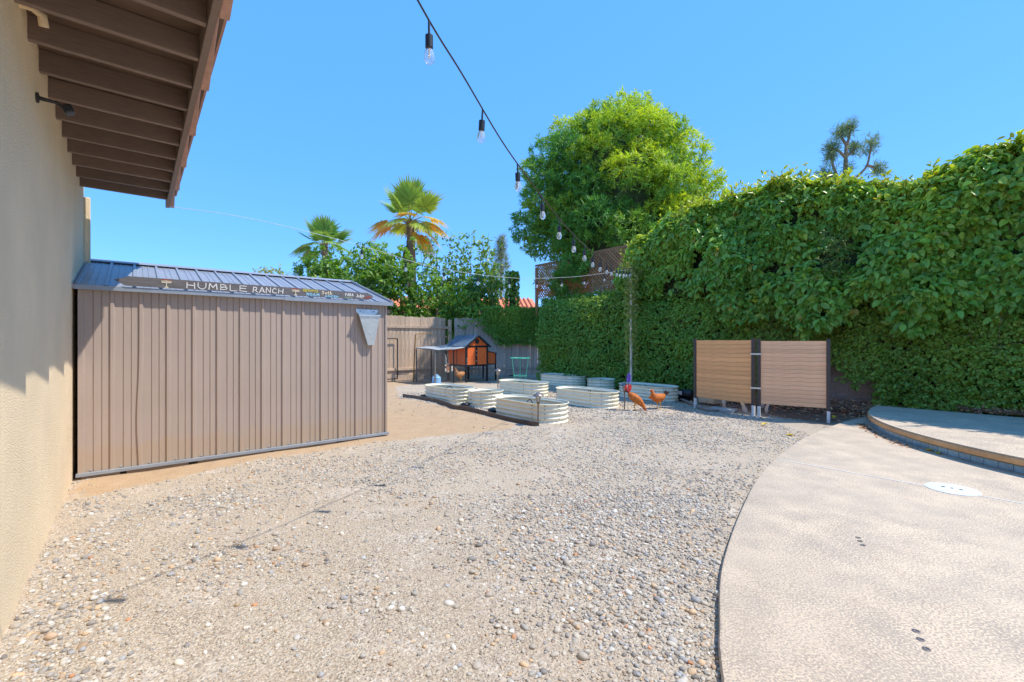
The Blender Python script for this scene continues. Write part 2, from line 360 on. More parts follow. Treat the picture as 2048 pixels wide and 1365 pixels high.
# ------------------------------------------------------------------ ground sheet
P0 = Vector((-0.28, 17.96, 0)); HD = Vector((0.629, -0.777, 0)); HN = Vector((-0.777, -0.629, 0))   # foot of the hedge, its run, its face
def hp(s, off=0.0, z=0.0): return P0 + HD * s + HN * off + Vector((0, 0, z))
def poly_mask(X, Y, poly):
    ins = np.zeros(X.shape, bool); n = len(poly)
    for i in range(n):
        x0, y0 = poly[i][:2]; x1, y1 = poly[(i + 1) % n][:2]
        c = ((y0 > Y) != (y1 > Y)) & (X < (x1 - x0) * (Y - y0) / (y1 - y0 + 1e-12) + x0); ins ^= c
    return ins
dirt_poly = [gp(x, y) for x, y in ((118, 1010), (150, 1000), (300, 965), (480, 928), (700, 893), (800, 880), (930, 866), (1050, 856), (1020, 846), (978, 834), (930, 821), (890, 812), (850, 803), (800, 797), (790, 772), (900, 765))] + [Vector((-6, 17, 0)), Vector((-9, 12, 0))]
mulch_poly = [gp(x, y) for x, y in ((1360, 806), (1440, 815), (1540, 830), (1660, 852), (1735, 836))] + [hp(12.2, 0.2), hp(8.0, -0.5), hp(7.2, 0.8)]
def soft(X, Y, poly, blur=0.25):
    a = np.zeros(X.shape)
    for k in range(9):
        an = k * 2.4; r = blur * math.sqrt(k / 8); a += poly_mask(X + r * math.cos(an), Y + r * math.sin(an), poly)
    return a / 9
ax = np.concatenate([np.linspace(-600, -16, 14), np.arange(-15, 15, 0.14), np.linspace(15.5, 600, 14)])
ay = np.concatenate([np.linspace(-300, -4, 8), np.arange(-3.5, 21, 0.14), np.linspace(21.5, 1200, 16)])
GX, GY = np.meshgrid(ax, ay); gx, gy = GX.ravel(), GY.ravel()
def gh(x, y):
    p = np.stack([x, y, np.zeros_like(x)], 1); near = np.clip(1.5 - np.abs(x) / 14, 0, 1) * (y < 21)
    return ((vn(p, 0.9) - 0.5) * 0.035 + (vn(p, 3.1, 9) - 0.5) * 0.014) * near - 0.004
gz = gh(gx, gy); nx, ny = len(ax), len(ay)
ii = (np.arange(ny - 1)[:, None] * nx + np.arange(nx - 1)[None, :]).ravel()
go = np_mesh('ground', np.stack([gx, gy, gz], 1), np.stack([ii, ii + 1, ii + nx + 1, ii + nx], 1), M['ground'], smooth=True,
             attrs={'dirt': soft(gx, gy, dirt_poly, 0.3), 'mulch': soft(gx, gy, mulch_poly, 0.2)})
tag(go, kind='structure')

# ------------------------------------------------------------------ pool deck and raised deck
DZ = 0.045
edge = crom([Vector((-0.35, -2.5, 0)), Vector((0.28, 0.2, 0))] + [gp(x, y, DZ) for x, y in ((1446, 1365), (1438, 1240), (1440, 1150), (1456, 1085), (1482, 1018), (1512, 960), (1548, 919), (1600, 880), (1652, 856), (1700, 840), (1738, 832))], 6)
edge = [Vector((p.x, p.y, 0)) for p in edge]
far = [hp(12.6, 0.5), hp(20, 0.5), hp(27, 0.5)]
deck_poly = [(p.x, p.y) for p in edge] + [(p.x, p.y) for p in far] + [(18, -2.5)]
farl = [Vector((18, -2.5, 0)), hp(27, 0.5), hp(20, 0.5), hp(12.6, 0.5)]
fl = [(b - a).length for a, b in zip(farl, farl[1:])]
def far_at(f):
    d = f * sum(fl)
    for k, L in enumerate(fl):
        if d <= L or k == len(fl) - 1: return farl[k].lerp(farl[k + 1], min(1, d / L))
        d -= L
ne = len(edge); rows = []
for i, p in enumerate(edge):
    tg = (edge[min(i + 1, ne - 1)] - edge[max(i - 1, 0)]).normalized(); inw = Vector((tg.y, -tg.x, 0)); q = far_at(i / (ne - 1))
    rows.append([p + Vector((0, 0, -0.2)), p + Vector((0, 0, DZ - 0.016)), p + inw * 0.006 + Vector((0, 0, DZ - 0.005)), p + inw * 0.02 + Vector((0, 0, DZ)), p.lerp(q, 0.1) + Vector((0, 0, DZ)), p.lerp(q, 0.4) + Vector((0, 0, DZ)), q + Vector((0, 0, DZ))])
dk = MB(); w_ = len(rows[0])
dk.add([v for r_ in rows for v in r_], [(i * w_ + k, i * w_ + k + 1, (i + 1) * w_ + k + 1, (i + 1) * w_ + k) for i in range(ne - 1) for k in range(w_ - 1)])
deck = dk.build('pool_deck', M['deck'], smooth=True); tag(deck, kind='structure')
j = MB(); a, b = gp(1556, 919.5, DZ), gp(2100, 1018, DZ); j.bar((a.x, a.y, DZ + 0.001), (b.x + (b.x - a.x), b.y + (b.y - a.y), DZ + 0.001), 0.011, 0.006)
j.build('control_joint', M['sealant'], deck)
RC = Vector((9.05, 5.15, 0)); RR = 3.95; RZ = 0.225
def arc(r, a0, a1, n): return [(RC.x + r * math.cos(R(a0 + (a1 - a0) * k / n)), RC.y + r * math.sin(R(a0 + (a1 - a0) * k / n))) for k in range(n + 1)]
back = [(p.x, p.y) for p in (hp(20, 0.35), hp(13.2, 0.35))]
def rd_poly(r): return arc(r, 127, 236, 60) + back[:1] 
raised = MB().prism(rd_poly(RR - 0.03), DZ - 0.02, RZ - 0.085).build('raised_deck', M['concrete']); tag(raised, kind='structure')
MB().prism(rd_poly(RR + 0.015), RZ - 0.085, RZ - 0.012).build('coping', M['coping'], raised, bevel=0.02)
MB().prism(rd_poly(RR + 0.003), RZ - 0.0125, RZ).build('deck_top', M['deck'], raised, bevel=0.006)
tile_me = None
for k in range(44):
    an = 150 + k * 2.0
    if an > 236: break
    p = Vector((RC.x + (RR - 0.026) * math.cos(R(an)), RC.y + (RR - 0.026) * math.sin(R(an)), (DZ + RZ - 0.085) / 2 + 0.002))
    if tile_me is None:
        o = MB().box((0, 0, 0), (0.012, 0.133, 0.074)).build('tile', M['tile'], raised, bevel=0.003); tile_me = o
    else: o = copy_part(tile_me, raised)
    o.location = p; o.rotation_euler = (0, 0, R(an))
# skimmer lid
sk = thing('skimmer_lid', 'round pale plastic skimmer lid set into the cream pool deck', 'lid', gp(1904, 979, DZ), R(-50))
MB().lathe([(0.19, -0.01), (0.19, 0.005), (0.165, 0.009), (0.0, 0.010)], 40).build('cover', M['skimmer'], sk, smooth=True)
for dx, dy, w in ((-0.06, 0, 0.04), (0.0, 0, 0.03), (0.06, 0, 0.04)):
    MB().box((dx, dy, 0.0105), (w * 0.6, 0.022, 0.003)).build('slot', M['black'], sk)
for x, y in ((1832, 1263), (1841, 1280), (1853, 1299), (1716, 1076), (1720, 1083), (1726, 1091)):
    o = MB().lathe([(0.016, -0.002), (0.016, 0.002), (0.011, 0.003), (0.009, 0.0005), (0.0, 0.0005)], 14).build('deck_anchor', M['lamp_metal'], deck, smooth=True); o.location = gp(x, y, DZ)

# ------------------------------------------------------------------ house
WU = -0.485
house = thing('house', 'beige stucco house wall with brown open eave along the left edge', 'house', (0, 0, 0), TH)
wm = MB().bx((-6, -6, -0.2), (WU, 7.72, 3.32)); wm.build('wall', M['stucco'], house, bevel=0.01)
EZ = 3.17; EU = 0.31; EV = 7.52
MB().bx((WU - 0.3, -6, EZ + 0.145), (EU + 0.10, EV, EZ + 0.165)).build('sheathing', M['sheath'], house)
MB().bx((-6, -6, EZ + 0.168), (EU + 0.12, EV + 0.05, EZ + 0.24)).build('roof_deck', M['tile_roof'], house)
raf = None
for k in range(-14, 11):
    v = 3.50 + 0.409 * k - 0.03
    if v > EV: continue
    if raf is None:
        raf = MB().bx((WU - 0.05, -0.02, 0), (EU - 0.001, 0.02, 0.143)).build('rafter', M['eave'], house, bevel=0.003); o = raf
    else: o = copy_part(raf, house)
    o.location = (0, v, EZ + random.uniform(-0.003, 0.003)); o.rotation_euler = (0, 0, random.uniform(-0.006, 0.006))
MB().bx((EU, -6, EZ - 0.012), (EU + 0.04, EV + 0.02, EZ + 0.166)).build('fascia', M['eave'], house, bevel=0.004)
rt = None
for k in range(12):
    v = EV + 0.02 - k * 0.92
    if rt is None:
        rt = MB()
        rt.add([(EU + 0.041, -0.9, 0.06), (EU + 0.055, -0.9, 0.06), (EU + 0.055, -0.9, 0.18), (EU + 0.041, -0.9, 0.18), (EU + 0.041, 0, -0.005), (EU + 0.095, 0, -0.002), (EU + 0.095, 0, 0.16), (EU + 0.041, 0, 0.16)],
               [(0, 1, 2, 3), (4, 7, 6, 5), (0, 4, 5, 1), (1, 5, 6, 2), (2, 6, 7, 3), (3, 7, 4, 0)])
        rt = rt.build('rake_tile', M['tile_roof'], house, bevel=0.006); o = rt
    else: o = copy_part(rt, house)
    o.location = (0, v, EZ)
dsp = MB(); dsp.box((WU + 0.02, 7.80, 1.6), (0.07, 0.055, 3.2)); dsp.build('downspout', M['stucco'], house, bevel=0.01)
MB().bx((WU + 0.001, 7.66, 0), (WU + 0.016, 7.725, 3.17)).build('corner_trim', M['stucco'], house)
vt = MB().tube([(WU - 0.02, 3.62, 3.24), (WU + 0.05, 3.62, 3.24), (WU + 0.085, 3.64, 3.22), (WU + 0.09, 3.66, 3.17)], 0.022, 10); vt.build('vent_elbow', M['stucco'], house, smooth=True)
sc_ = thing('security_camera', 'small black security camera on an arm below the eave', 'camera', uv(WU + 0.001, 4.16, 2.95), TH)
MB().lathe([(0.032, 0), (0.032, 0.012), (0.015, 0.016)], 16).build('mount', M['black'], sc_, smooth=True).rotation_euler = (0, R(90), 0)
MB().tube([(0.012, 0, 0), (0.085, 0, -0.004), (0.115, 0.01, -0.012)], [0.013, 0.010, 0.007], 10).build('arm', M['black'], sc_, smooth=True)
MB().box((0.145, 0.01, -0.03), (0.055, 0.075, 0.055), Matrix.Rotation(R(-25), 3, 'Y')).build('camera_body', M['black'], sc_, bevel=0.01)

# ------------------------------------------------------------------ shed
SU, SV, SWID, SDEP = -0.438, 6.345, 3.29, 3.3
shed = thing('garden_shed', 'tan ribbed metal shed with grey gabled roof beside the house', 'shed', uv(SU, SV), TH)
Z0, ZT = 0.05, 1.945
PW = SWID / 14
prof = [(0, 0), (0.006, 0.017), (0.032, 0.017), (0.042, 0)]
for gx_ in (0.105, 0.170): prof += [(gx_ - 0.004, 0), (gx_ - 0.001, -0.007), (gx_ + 0.004, -0.007), (gx_ + 0.007, 0)]
prof += [(PW, 0)]
def sheet(prof, z0, z1, nz=2, warp=None):
    mb = MB(); n = len(prof)
    vs = []
    for k in range(nz):
        z = z0 + (z1 - z0) * k / (nz - 1)
        vs += [(x + (warp(x, z) if warp else 0), -d, z) for x, d in prof]
    fs = [(k * n + i, k * n + i + 1, (k + 1) * n + i + 1, (k + 1) * n + i) for k in range(nz - 1) for i in range(n - 1)]
    return mb.add(vs, fs)
base_panel = None
for k in range(14):
    if k == 2:
        o = sheet(prof, Z0, ZT, 24, lambda x, z: (-0.02 * math.exp(-((z - 0.55) / 0.42) ** 2) if x < 0.05 else 0)).build('wall_panel', M['shed'], shed)
    elif base_panel is None:
        o = base_panel = sheet(prof, Z0, ZT, 2).build('wall_panel', M['shed'], shed)
    else: o = copy_part(base_panel, shed)
    o.location = (k * PW, 0, 0)
MB().bx((0, 0.012, Z0), (0.012, SDEP, ZT)).build('side_wall', M['shed'], shed)
sw = sheet([(x, d) for k in range(14) for x, d in [(k * PW + a, b) for a, b in prof[:-1]]] + [(SDEP, 0)], Z0, ZT, 2).build('side_wall', M['shed'], shed)
sw.location = (SWID, 0, 0); sw.rotation_euler = (0, 0, R(90))
MB().bx((0, SDEP - 0.01, Z0), (SWID, SDEP, ZT)).build('back_wall', M['shed'], shed)
MB().bx((SWID - 0.022, -0.020, Z0), (SWID + 0.006, -0.0005, ZT)).build('corner_trim', M['shed'], shed)
MB().bx((-0.006, -0.020, Z0), (0.020, -0.0005, ZT)).build('corner_trim', M['shed'], shed)
RY = SDEP / 2; ZE, ZR = 1.955, 2.43; OV = 0.058
gab = MB().add([(SWID - 0.004, 0, ZT - 0.01), (SWID - 0.004, SDEP, ZT - 0.01), (SWID - 0.004, RY, ZR - 0.03)], [(0, 1, 2)]); gab.build('gable_panel', M['shed'], shed)
gab = MB().add([(0.004, 0, ZT - 0.01), (0.004, SDEP, ZT - 0.01), (0.004, RY, ZR - 0.03)], [(0, 1, 2)]); gab.build('gable_panel', M['shed'], shed)
XL, XR = -0.035, SWID + 0.06
RW = (XR - XL) / 15
rprof = [(0, 0), (0.006, 0.02), (0.03, 0.02), (0.038, 0)]
for g in (0.095, 0.15): rprof += [(g, 0), (g + 0.004, 0.006), (g + 0.012, 0.006), (g + 0.016, 0)]
rprof += [(RW, 0)]
def roof_sheet(front):
    mb = MB(); n = len(rprof); L = math.hypot(RY + OV, ZR - ZE); sgn = 1 if front else -1
    ys = [(-OV, ZE), (RY, ZR)] if front else [(SDEP + OV, ZE), (RY, ZR)]
    nx_, nz_ = (-(ZR - ZE) / L * sgn, (RY + OV) / L)
    vs = [(x, y + d * nx_, z + d * nz_) for y, z in ys for x, d in rprof]
    return mb.add(vs, [(i, i + 1, n + i + 1, n + i) for i in range(n - 1)])
for fr in (True, False):
    first = None
    for k in range(15):
        if first is None: o = first = roof_sheet(fr).build('roof_panel', M['shedroof'], shed)
        else: o = copy_part(first, shed)
        o.location = (XL + k * RW, 0, 0)
MB().add([(XL, RY - 0.10, ZR - 0.002), (XL, RY, ZR + 0.038), (XL, RY + 0.10, ZR - 0.002), (XR, RY - 0.10, ZR - 0.002), (XR, RY, ZR + 0.038), (XR, RY + 0.10, ZR - 0.002)],
         [(0, 1, 4, 3), (1, 2, 5, 4), (0, 2, 1), (3, 4, 5)]).build('ridge_cap', M['shedroof'], shed)
MB().bx((XL, -OV - 0.012, ZE - 0.035), (1.94, -OV + 0.0, ZE + 0.014)).build('eave_trim', M['shedtrim'], shed, bevel=0.003)
MB().bx((1.90, -OV - 0.016, ZE - 0.040), (XR + 0.01, -OV - 0.0125, ZE + 0.012)).build('eave_trim', M['shedtrim'], shed)
MB().bx((XL + 0.02, -OV + 0.001, ZE - 0.02), (XR - 0.01, 0.0, ZE - 0.012)).build('eave_soffit', M['shedtrim'], shed)
for ya, yb in ((-OV - 0.01, RY), (SDEP + OV + 0.01, RY)):
    MB().bar((XR + 0.012, ya, ZE - 0.004), (XR + 0.012, yb, ZR + 0.012), 0.02, 0.06).build('rake_trim', M['shedroof'], shed)
    MB().bar((XL - 0.006, ya, ZE - 0.004), (XL - 0.006, yb, ZR + 0.012), 0.012, 0.05).build('rake_trim', M['shedroof'], shed)
MB().bx((-0.02, -0.05, Z0 - 0.022), (SWID + 0.02, -0.004, Z0 + 0.012)).build('base_rail', M['shedtrim'], shed, bevel=0.003)
scr = MB()
for k in range(14):
    for zz in (Z0 + 0.03,): scr.box((k * PW + 0.09, -0.004, zz), (0.012, 0.008, 0.012))
o = scr.build('screws', M['galv'], shed); o['kind'] = 'stuff'
MB().bx((0, 0.0, Z0 - 0.02), (SWID, SDEP, Z0)).build('floor_frame', M['shed_in'], shed)
x = 0.02
for i, L in enumerate((0.35, 0.62, 0.8, 0.85, 0.5)):
    MB().bx((x, -0.03, -0.08), (x + L - 0.05 - 0.03 * (i % 2), 0.1, Z0 - 0.023)).build('sleeper', M['sleeper'], shed, bevel=0.008); x += L
# hopper hung on the shed
hop = thing('feed_hopper', 'galvanised tapered hopper fixed to the shed wall near its corner', 'hopper', uv(SU + 2.99, SV - 0.018, 1.35), TH)
HB = MB(); 
top = [(-0.15, 0, 0.47), (0.15, 0, 0.47), (0.15, -0.10, 0.41), (-0.15, -0.10, 0.41)]; bot = [(-0.005, 0, 0.0), (0.085, 0, 0.0), (0.085, -0.05, -0.01), (-0.005, -0.05, -0.01)]
HB.add(top + bot, [(0, 1, 5, 4), (1, 2, 6, 5), (2, 3, 7, 6), (3, 0, 4, 7), (4, 5, 6, 7)]); HB.build('hopper_body', M['galv'], hop)
MB().bx((-0.16, -0.006, 0.44), (0.16, 0.0, 0.50)).build('back_plate', M['galv'], hop)
MB().bar((-0.155, -0.105, 0.412), (0.155, -0.105, 0.412), 0.012, 0.02).build('rim', M['galv'], hop)
for xx in (-0.1, 0.1): MB().box((xx, -0.008, 0.475), (0.012, 0.006, 0.012)).build('screw', M['black'], hop)
# sign board with hand painted lettering
sign = thing('sign_board', 'long dark wooden sign with white hand-painted lettering on the shed eave', 'sign', uv(SU, SV - OV - 0.013, 1.983), TH)
SB = MB(); zt = 0.100
pl = [(0.27, 0.055), (0.36, 0.0), (2.98, 0.0), (3.04, 0.02), (3.05, 0.055), (2.98, zt - 0.004), (0.40, zt)]
SB.add([(x, -0.012, z) for x, z in pl] + [(x, 0.010, z) for x, z in pl], [tuple(range(7)), tuple(range(13, 6, -1))] + [(i, (i + 1) % 7, 7 + (i + 1) % 7, 7 + i) for i in range(7)])
SB.build('board', M['signwood'], sign)
G = {'H': [[(0, 0), (0, 1)], [(.8, 0), (.8, 1)], [(0, .52), (.8, .48)]], 'U': [[(0, 1), (0, .3), (.2, 0), (.55, 0), (.8, .3), (.8, 1)]], 'M': [[(0, 0), (.1, 1), (.45, .35), (.8, 1), (.9, 0)]],
     'B': [[(0, 0), (0, 1), (.5, .95), (.6, .75), (.45, .55), (0, .5)], [(.45, .55), (.7, .35), (.6, .08), (0, 0)]], 'L': [[(0, 1), (0, 0), (.75, .02)]], 'E': [[(.75, 1), (0, 1), (0, 0), (.75, 0)], [(0, .5), (.6, .5)]],
     'R': [[(0, 0), (.05, 1), (.55, .95), (.65, .72), (.5, .5), (.05, .45)], [(.3, .47), (.7, 0)]], 'A': [[(0, 0), (.4, 1), (.8, 0)], [(.15, .35), (.65, .35)]], 'N': [[(0, 0), (0, 1), (.7, 0), (.7, 1)]],
     'C': [[(.75, .85), (.5, 1), (.15, .85), (0, .5), (.15, .12), (.5, 0), (.75, .12)]], 'V': [[(0, 1), (.35, 0), (.7, 1)]], '/': [[(0, 0), (.35, 1)]], 'P': [[(0, 0), (0, 1), (.5, .95), (.6, .75), (.45, .5), (0, .45)]],
     'Z': [[(0, 1), (.7, 1), (0, 0), (.7, 0)]], 'O': [[(.35, 1), (.05, .7), (.05, .3), (.35, 0), (.65, .3), (.65, .7), (.35, 1)]], 'I': [[(0.1, 0), (.1, 1)]], 'S': [[(.65, .85), (.35, 1), (.05, .8), (.3, .55), (.6, .35), (.4, 0), (0, .12)]],
     'T': [[(0, 1), (.7, 1)], [(.35, 1), (.35, 0)]], 'e': [[(.05, .3), (.5, .33), (.4, .6), (.1, .55), (0, .25), (.2, 0), (.5, .08)]], 't': [[(.2, 1), (.2, .05), (.4, 0)], [(0, .62), (.42, .62)]], 'h': [[(0, 0), (0, 1)], [(0, .4), (.25, .6), (.45, .45), (.45, 0)]],
     'J': [[(.5, 1), (.5, .2), (.3, 0), (0, .15)]], 'u': [[(0, .6), (0, .1), (.2, 0), (.42, .12), (.42, .6), (.45, 0)]], 'd': [[(.45, .1), (.2, 0), (0, .25), (.15, .55), (.45, .5)], [(.45, 1), (.45, 0)]], 'y': [[(0, .6), (.2, .1)], [(.45, .6), (.1, -.35)]],
     's': [[(.4, .5), (.15, .6), (.05, .42), (.38, .2), (.25, 0), (0, .08)]], 'K': [[(0, 0), (0, 1)], [(.65, 1), (0, .45), (.7, 0)]], 'Y': [[(0, 1), (.35, .5), (.7, 1)], [(.35, .5), (.35, 0)]], '.': [[(0, 0), (.06, .06)]], ' ': []}
def write(txt, x0, x1, z0, h, mat, w, slope=0.0, wob=0.004, scales=None):
    adv = []; x = 0
    for i, ch in enumerate(txt):
        wd = max([p[0] for st_ in G[ch] for p in st_], default=0.5); adv.append((x, ch)); x += wd + 0.38
    k = (x1 - x0) / (x - 0.38); mb = MB()
    for i, (xx, ch) in enumerate(adv):
        for st_ in G[ch]:
            pts = [Vector((x0 + (xx + p[0]) * k + random.uniform(-wob, wob), 0, z0 + p[1] * h + slope * xx * k + random.uniform(-wob, wob))) for p in st_]
            for a, b in zip(pts, pts[1:]):
                d = (b - a).normalized(); mb.bar(a - d * w * 0.35, b + d * w * 0.35, 0.003, w * random.uniform(0.8, 1.15), up=d.cross(Vector((0, 1, 0))))
    o = mb.build('lettering', mat, sign); o.location = (0, -0.0132, 0); return o
write('HUMBLE', 0.885, 1.475, 0.014, 0.064, M['white'], 0.0085)
write('RANCH', 1.545, 1.875, 0.012, 0.062, M['white'], 0.0085)
write('REV/PCZ', 2.115, 2.30, 0.060, 0.028, M['pyel'], 0.007, wob=0.002)
write('NOAM', 2.16, 2.315, 0.010, 0.034, M['pblu'], 0.008, wob=0.002)
write('Seth', 2.35, 2.475, 0.040, 0.040, M['pcre'], 0.008, wob=0.002)
write('ASHTEN', 2.39, 2.56, 0.006, 0.022, M['pblu'], 0.006, wob=0.002)
write('CATES', 2.52, 2.63, 0.046, 0.024, M['pgry'], 0.005, -0.1, wob=0.003)
write('PABA', 2.66, 2.77, 0.038, 0.034, M['white'], 0.007, wob=0.002)
write('YANA', 2.65, 2.76, 0.006, 0.014, M['pgrn'], 0.004, wob=0.002)
write('Judys', 2.81, 2.92, 0.028, 0.042, M['white'], 0.0065, 0.05, wob=0.002)
write('SARA', 2.93, 3.02, 0.018, 0.02, M['pred'], 0.006, 0.15, wob=0.002)
def menorah(x0, s):
    e = MB()
    e.bar((x0, 0, 0.008), (x0, 0, 0.058 * s), 0.003, 0.006, up=(1, 0, 0)); e.bar((x0 - 0.016, 0, 0.007), (x0 + 0.016, 0, 0.007), 0.003, 0.010)
    e.bar((x0 - 0.042, 0, 0.058 * s), (x0 + 0.042, 0, 0.058 * s), 0.003, 0.007)
    for k in range(9):
        xx = x0 - 0.040 + k * 0.010; e.bar((xx, 0, 0.058 * s), (xx, 0, 0.080 * s + (0.006 if k == 4 else 0)), 0.003, 0.0045, up=(1, 0, 0))
    o = e.build('menorah', M['pcre'], sign); o.location = (0, -0.0132, 0)
    fl = MB()
    for k in range(9): fl.box((x0 - 0.040 + k * 0.010, 0, 0.087 * s + (0.006 if k == 4 else 0)), (0.007, 0.003, 0.009), Matrix.Rotation(R(45), 3, 'Y'))
    o = fl.build('candle_flames', M['pred'], sign); o.location = (0, -0.0132, 0); o['kind'] = 'stuff'
menorah(0.705, 1.0); menorah(2.025, 0.95)

# ------------------------------------------------------------------ wooden fences
def picket_mesh(w, h, t_=0.018):
    e = 0.028
    pl_ = [(-w / 2, 0), (w / 2, 0), (w / 2, h - e), (w / 2 - e, h), (-w / 2 + e, h), (-w / 2, h - e)]
    mb = MB(); mb.add([(x, -t_ / 2, z) for x, z in pl_] + [(x, t_ / 2, z) for x, z in pl_], [tuple(range(6)), tuple(range(11, 5, -1))] + [(i, (i + 1) % 6, 6 + (i + 1) % 6, 6 + i) for i in range(6)])
    return mb
def fence(name, label, A, B, mat, h, rails, z0=0.0):
    A = Vector(A); B = Vector(B); d = B - A; L = d.length; rz = math.atan2(d.y, d.x)
    f = thing(name, label, 'fence', A, rz)
    w = 0.142; n = int(L / (w + 0.006)); pk = None
    for k in range(n):
        if pk is None: o = pk = picket_mesh(w, h - z0).build('picket', mat, f)
        else: o = copy_part(pk, f)
        o.location = (k * (w + 0.006) + w / 2, random.uniform(-0.004, 0.004), z0 + random.uniform(-0.018, 0.018)); o.rotation_euler = (0, random.uniform(-0.006, 0.006), 0)
    for zz, side in rails: MB().bx((0, side * 0.012, zz - 0.045), (L, side * 0.055, zz + 0.045)).build('rail', mat, f, bevel=0.004)
    return f
FA = Vector((-9.0, 11.66, 0)); FC = Vector((-2.42, 17.12, 0))
f1 = fence('wooden_fence', 'sunlit tan picket fence with rails behind the chicken run', FA, FC, M['fence'], 2.27, [(1.90, -1), (0.42, -1)], 0.2)
L1 = (FC - FA).length
MB().bx((0, -0.03, 0.02), (L1, 0.0, 0.22)).build('kickboard', M['fence'], f1)
MB().bx((L1 + 0.01, -0.10, 0), (L1 + 0.11, 0.0, 2.2)).build('post', M['fence'], f1, bevel=0.005)
f2 = fence('wooden_fence', 'shaded grey picket fence half hidden under ivy behind the coop', (-2.2, 17.32, 0), (1.75, 18.0, 0), M['fence_shade_grey'], 2.28, [(0.33, -1)], 0.08)

# ------------------------------------------------------------------ foliage generator
def leaf_geo(P, D, Nn, L, Wd, six=False, fold=0.18):
    T = nrm(D); Sx = nrm(np.cross(Nn, T)); N2 = np.cross(T, Sx); L = L[:, None]; Wd = Wd[:, None]; n = len(P)
    if six:
        pts = [P, P + T * L * .32 + Sx * Wd * .46 + N2 * fold * Wd, P + T * L * .70 + Sx * Wd * .40 + N2 * fold * Wd * .8, P + T * L - N2 * Wd * .15,
               P + T * L * .70 - Sx * Wd * .40 + N2 * fold * Wd * .8, P + T * L * .32 - Sx * Wd * .46 + N2 * fold * Wd]
        V = np.stack(pts, 1).reshape(-1, 3); b = np.arange(n)[:, None] * 6
        F = np.concatenate([b + np.array([[0, 3, 2, 1]]), b + np.array([[0, 5, 4, 3]])], 0)
    else:
        pts = [P, P + T * L * .45 + Sx * Wd * .5 + N2 * fold * Wd, P + T * L, P + T * L * .45 - Sx * Wd * .5 + N2 * fold * Wd]
        V = np.stack(pts, 1).reshape(-1, 3); b = np.arange(n)[:, None] * 4
        F = np.concatenate([b + np.array([[0, 2, 1]]), b + np.array([[0, 3, 2]])], 0)
    return V, F
def foliage(name, mat, parent, base, out, tw, k, L, Wd, cols, six=False, droop=0.25, up=0.3, kind='stuff', spread=0.9, lv=0.3, flat=0.5, shingle=0.0):
    """shoots at base (n,3) pointing out (n,3), twig length tw, k leaves each; cols (n,3) colour per shoot"""
    n = len(base); out = nrm(out)
    rep = np.repeat(np.arange(n), k); m = n * k
    tpar = rng.random(m) ** 0.7; twl = (tw if np.ndim(tw) else np.full(n, tw))[rep]
    pos = base[rep] + out[rep] * (tpar * twl)[:, None] + rng.normal(0, 0.012, (m, 3))
    pr = nrm(np.cross(out[rep], rng.normal(0, 1, (m, 3)))); D = out[rep] * 0.5 + pr * spread + np.array([0, 0, -droop]) + rng.normal(0, 0.15, (m, 3))
    Nn = nrm(out[rep] * flat + np.array([0, 0, up]) + rng.normal(0, 0.35, (m, 3)))
    if shingle:
        D2 = np.array([0, 0, -0.75]) + nrm(np.cross(out[rep], np.array([[0, 0, 1.0]]))) * rng.normal(0, .75, (m, 1)) + out[rep] * 0.35 + rng.normal(0, .2, (m, 3))
        N2_ = nrm(out[rep] * 0.85 + np.array([0, 0, 0.75]) + rng.normal(0, .3, (m, 3))); pick = (rng.random(m) < shingle)[:, None]
        D = np.where(pick, D2, D); Nn = np.where(pick, N2_, Nn)
    s = 1 + rng.normal(0, lv, m).clip(-0.6, 0.8); V, F = leaf_geo(pos, D, Nn, L * s, Wd * s, six)
    c = cols[rep] * (1 + rng.normal(0, 0.16, (m, 1))).clip(0.5, 1.7); c[:, 0] *= 1 + rng.normal(0, 0.08, m)
    o = np_mesh(name, V, F, mat, parent, col=np.repeat(c, 6 if six else 4, 0).clip(0, 1), smooth=False)
    if kind: o['kind'] = kind
    return o
def lerpc(a, b, f): return np.asarray(a)[None] * (1 - f[:, None]) + np.asarray(b)[None] * f[:, None]
GREEN = np.array([0.165, 0.345, 0.060]); GREEN2 = np.array([0.290, 0.470, 0.070]); YEL = np.array([0.50, 0.54, 0.04])

# ------------------------------------------------------------------ hedge along the right boundary
hn = np.array(HN); hd = np.array(HD); h0 = np.array(P0)
def hpt(s, off, z): return h0 + hd * s[:, None] + hn * off[:, None] + np.stack([np.zeros_like(z), np.zeros_like(z), z], 1)
TOPS = np.array([[5.6, 3.3], [6.2, 4.0], [7.2, 4.55], [8.2, 4.75], [9.4, 4.92], [10.4, 4.85], [11.2, 4.55], [12.0, 4.12], [12.5, 4.15], [13.0, 4.32], [13.4, 4.40], [13.8, 4.55], [14.3, 4.9], [15, 5.6], [17, 5.7], [24, 5.6]])
def htop(s): return np.interp(s, TOPS[:, 0], TOPS[:, 1])
hedge = thing('tall_hedge', 'tall dense glossy green hedge towering over the pool deck', 'hedge', (0, 0, 0))
n = 10500
s = np.concatenate([rng.uniform(5.7, 14.4, 8900), rng.uniform(14.4, 20, 1600)]); q = rng.random(n) ** 0.9
zb = 1.05 + 1.0 * vn(np.stack([s, s * 0, s * 0], 1), 1.3, 3) + 0.5 * vn(np.stack([s, s * 0, s * 0], 1), 4.1, 3) + np.interp(s, [5.7, 8, 10, 12], [1.0, 0.7, 0.25, 0.0]); zt_ = htop(s) + 0.30 * (vn(np.stack([s * 2.2, s * 0, s * 0], 1), 1) - 0.5)
face = rng.random(n) < 0.72
z = np.where(face, zb + (zt_ - zb) * q, zt_ + 0.05)
bul = 0.42 + 0.50 * (vn(np.stack([s, z, z * 0], 1), 0.9, 20) - 0.5) + 0.34 * (vn(np.stack([s, z, z * 0], 1), 2.3, 4) - 0.5)
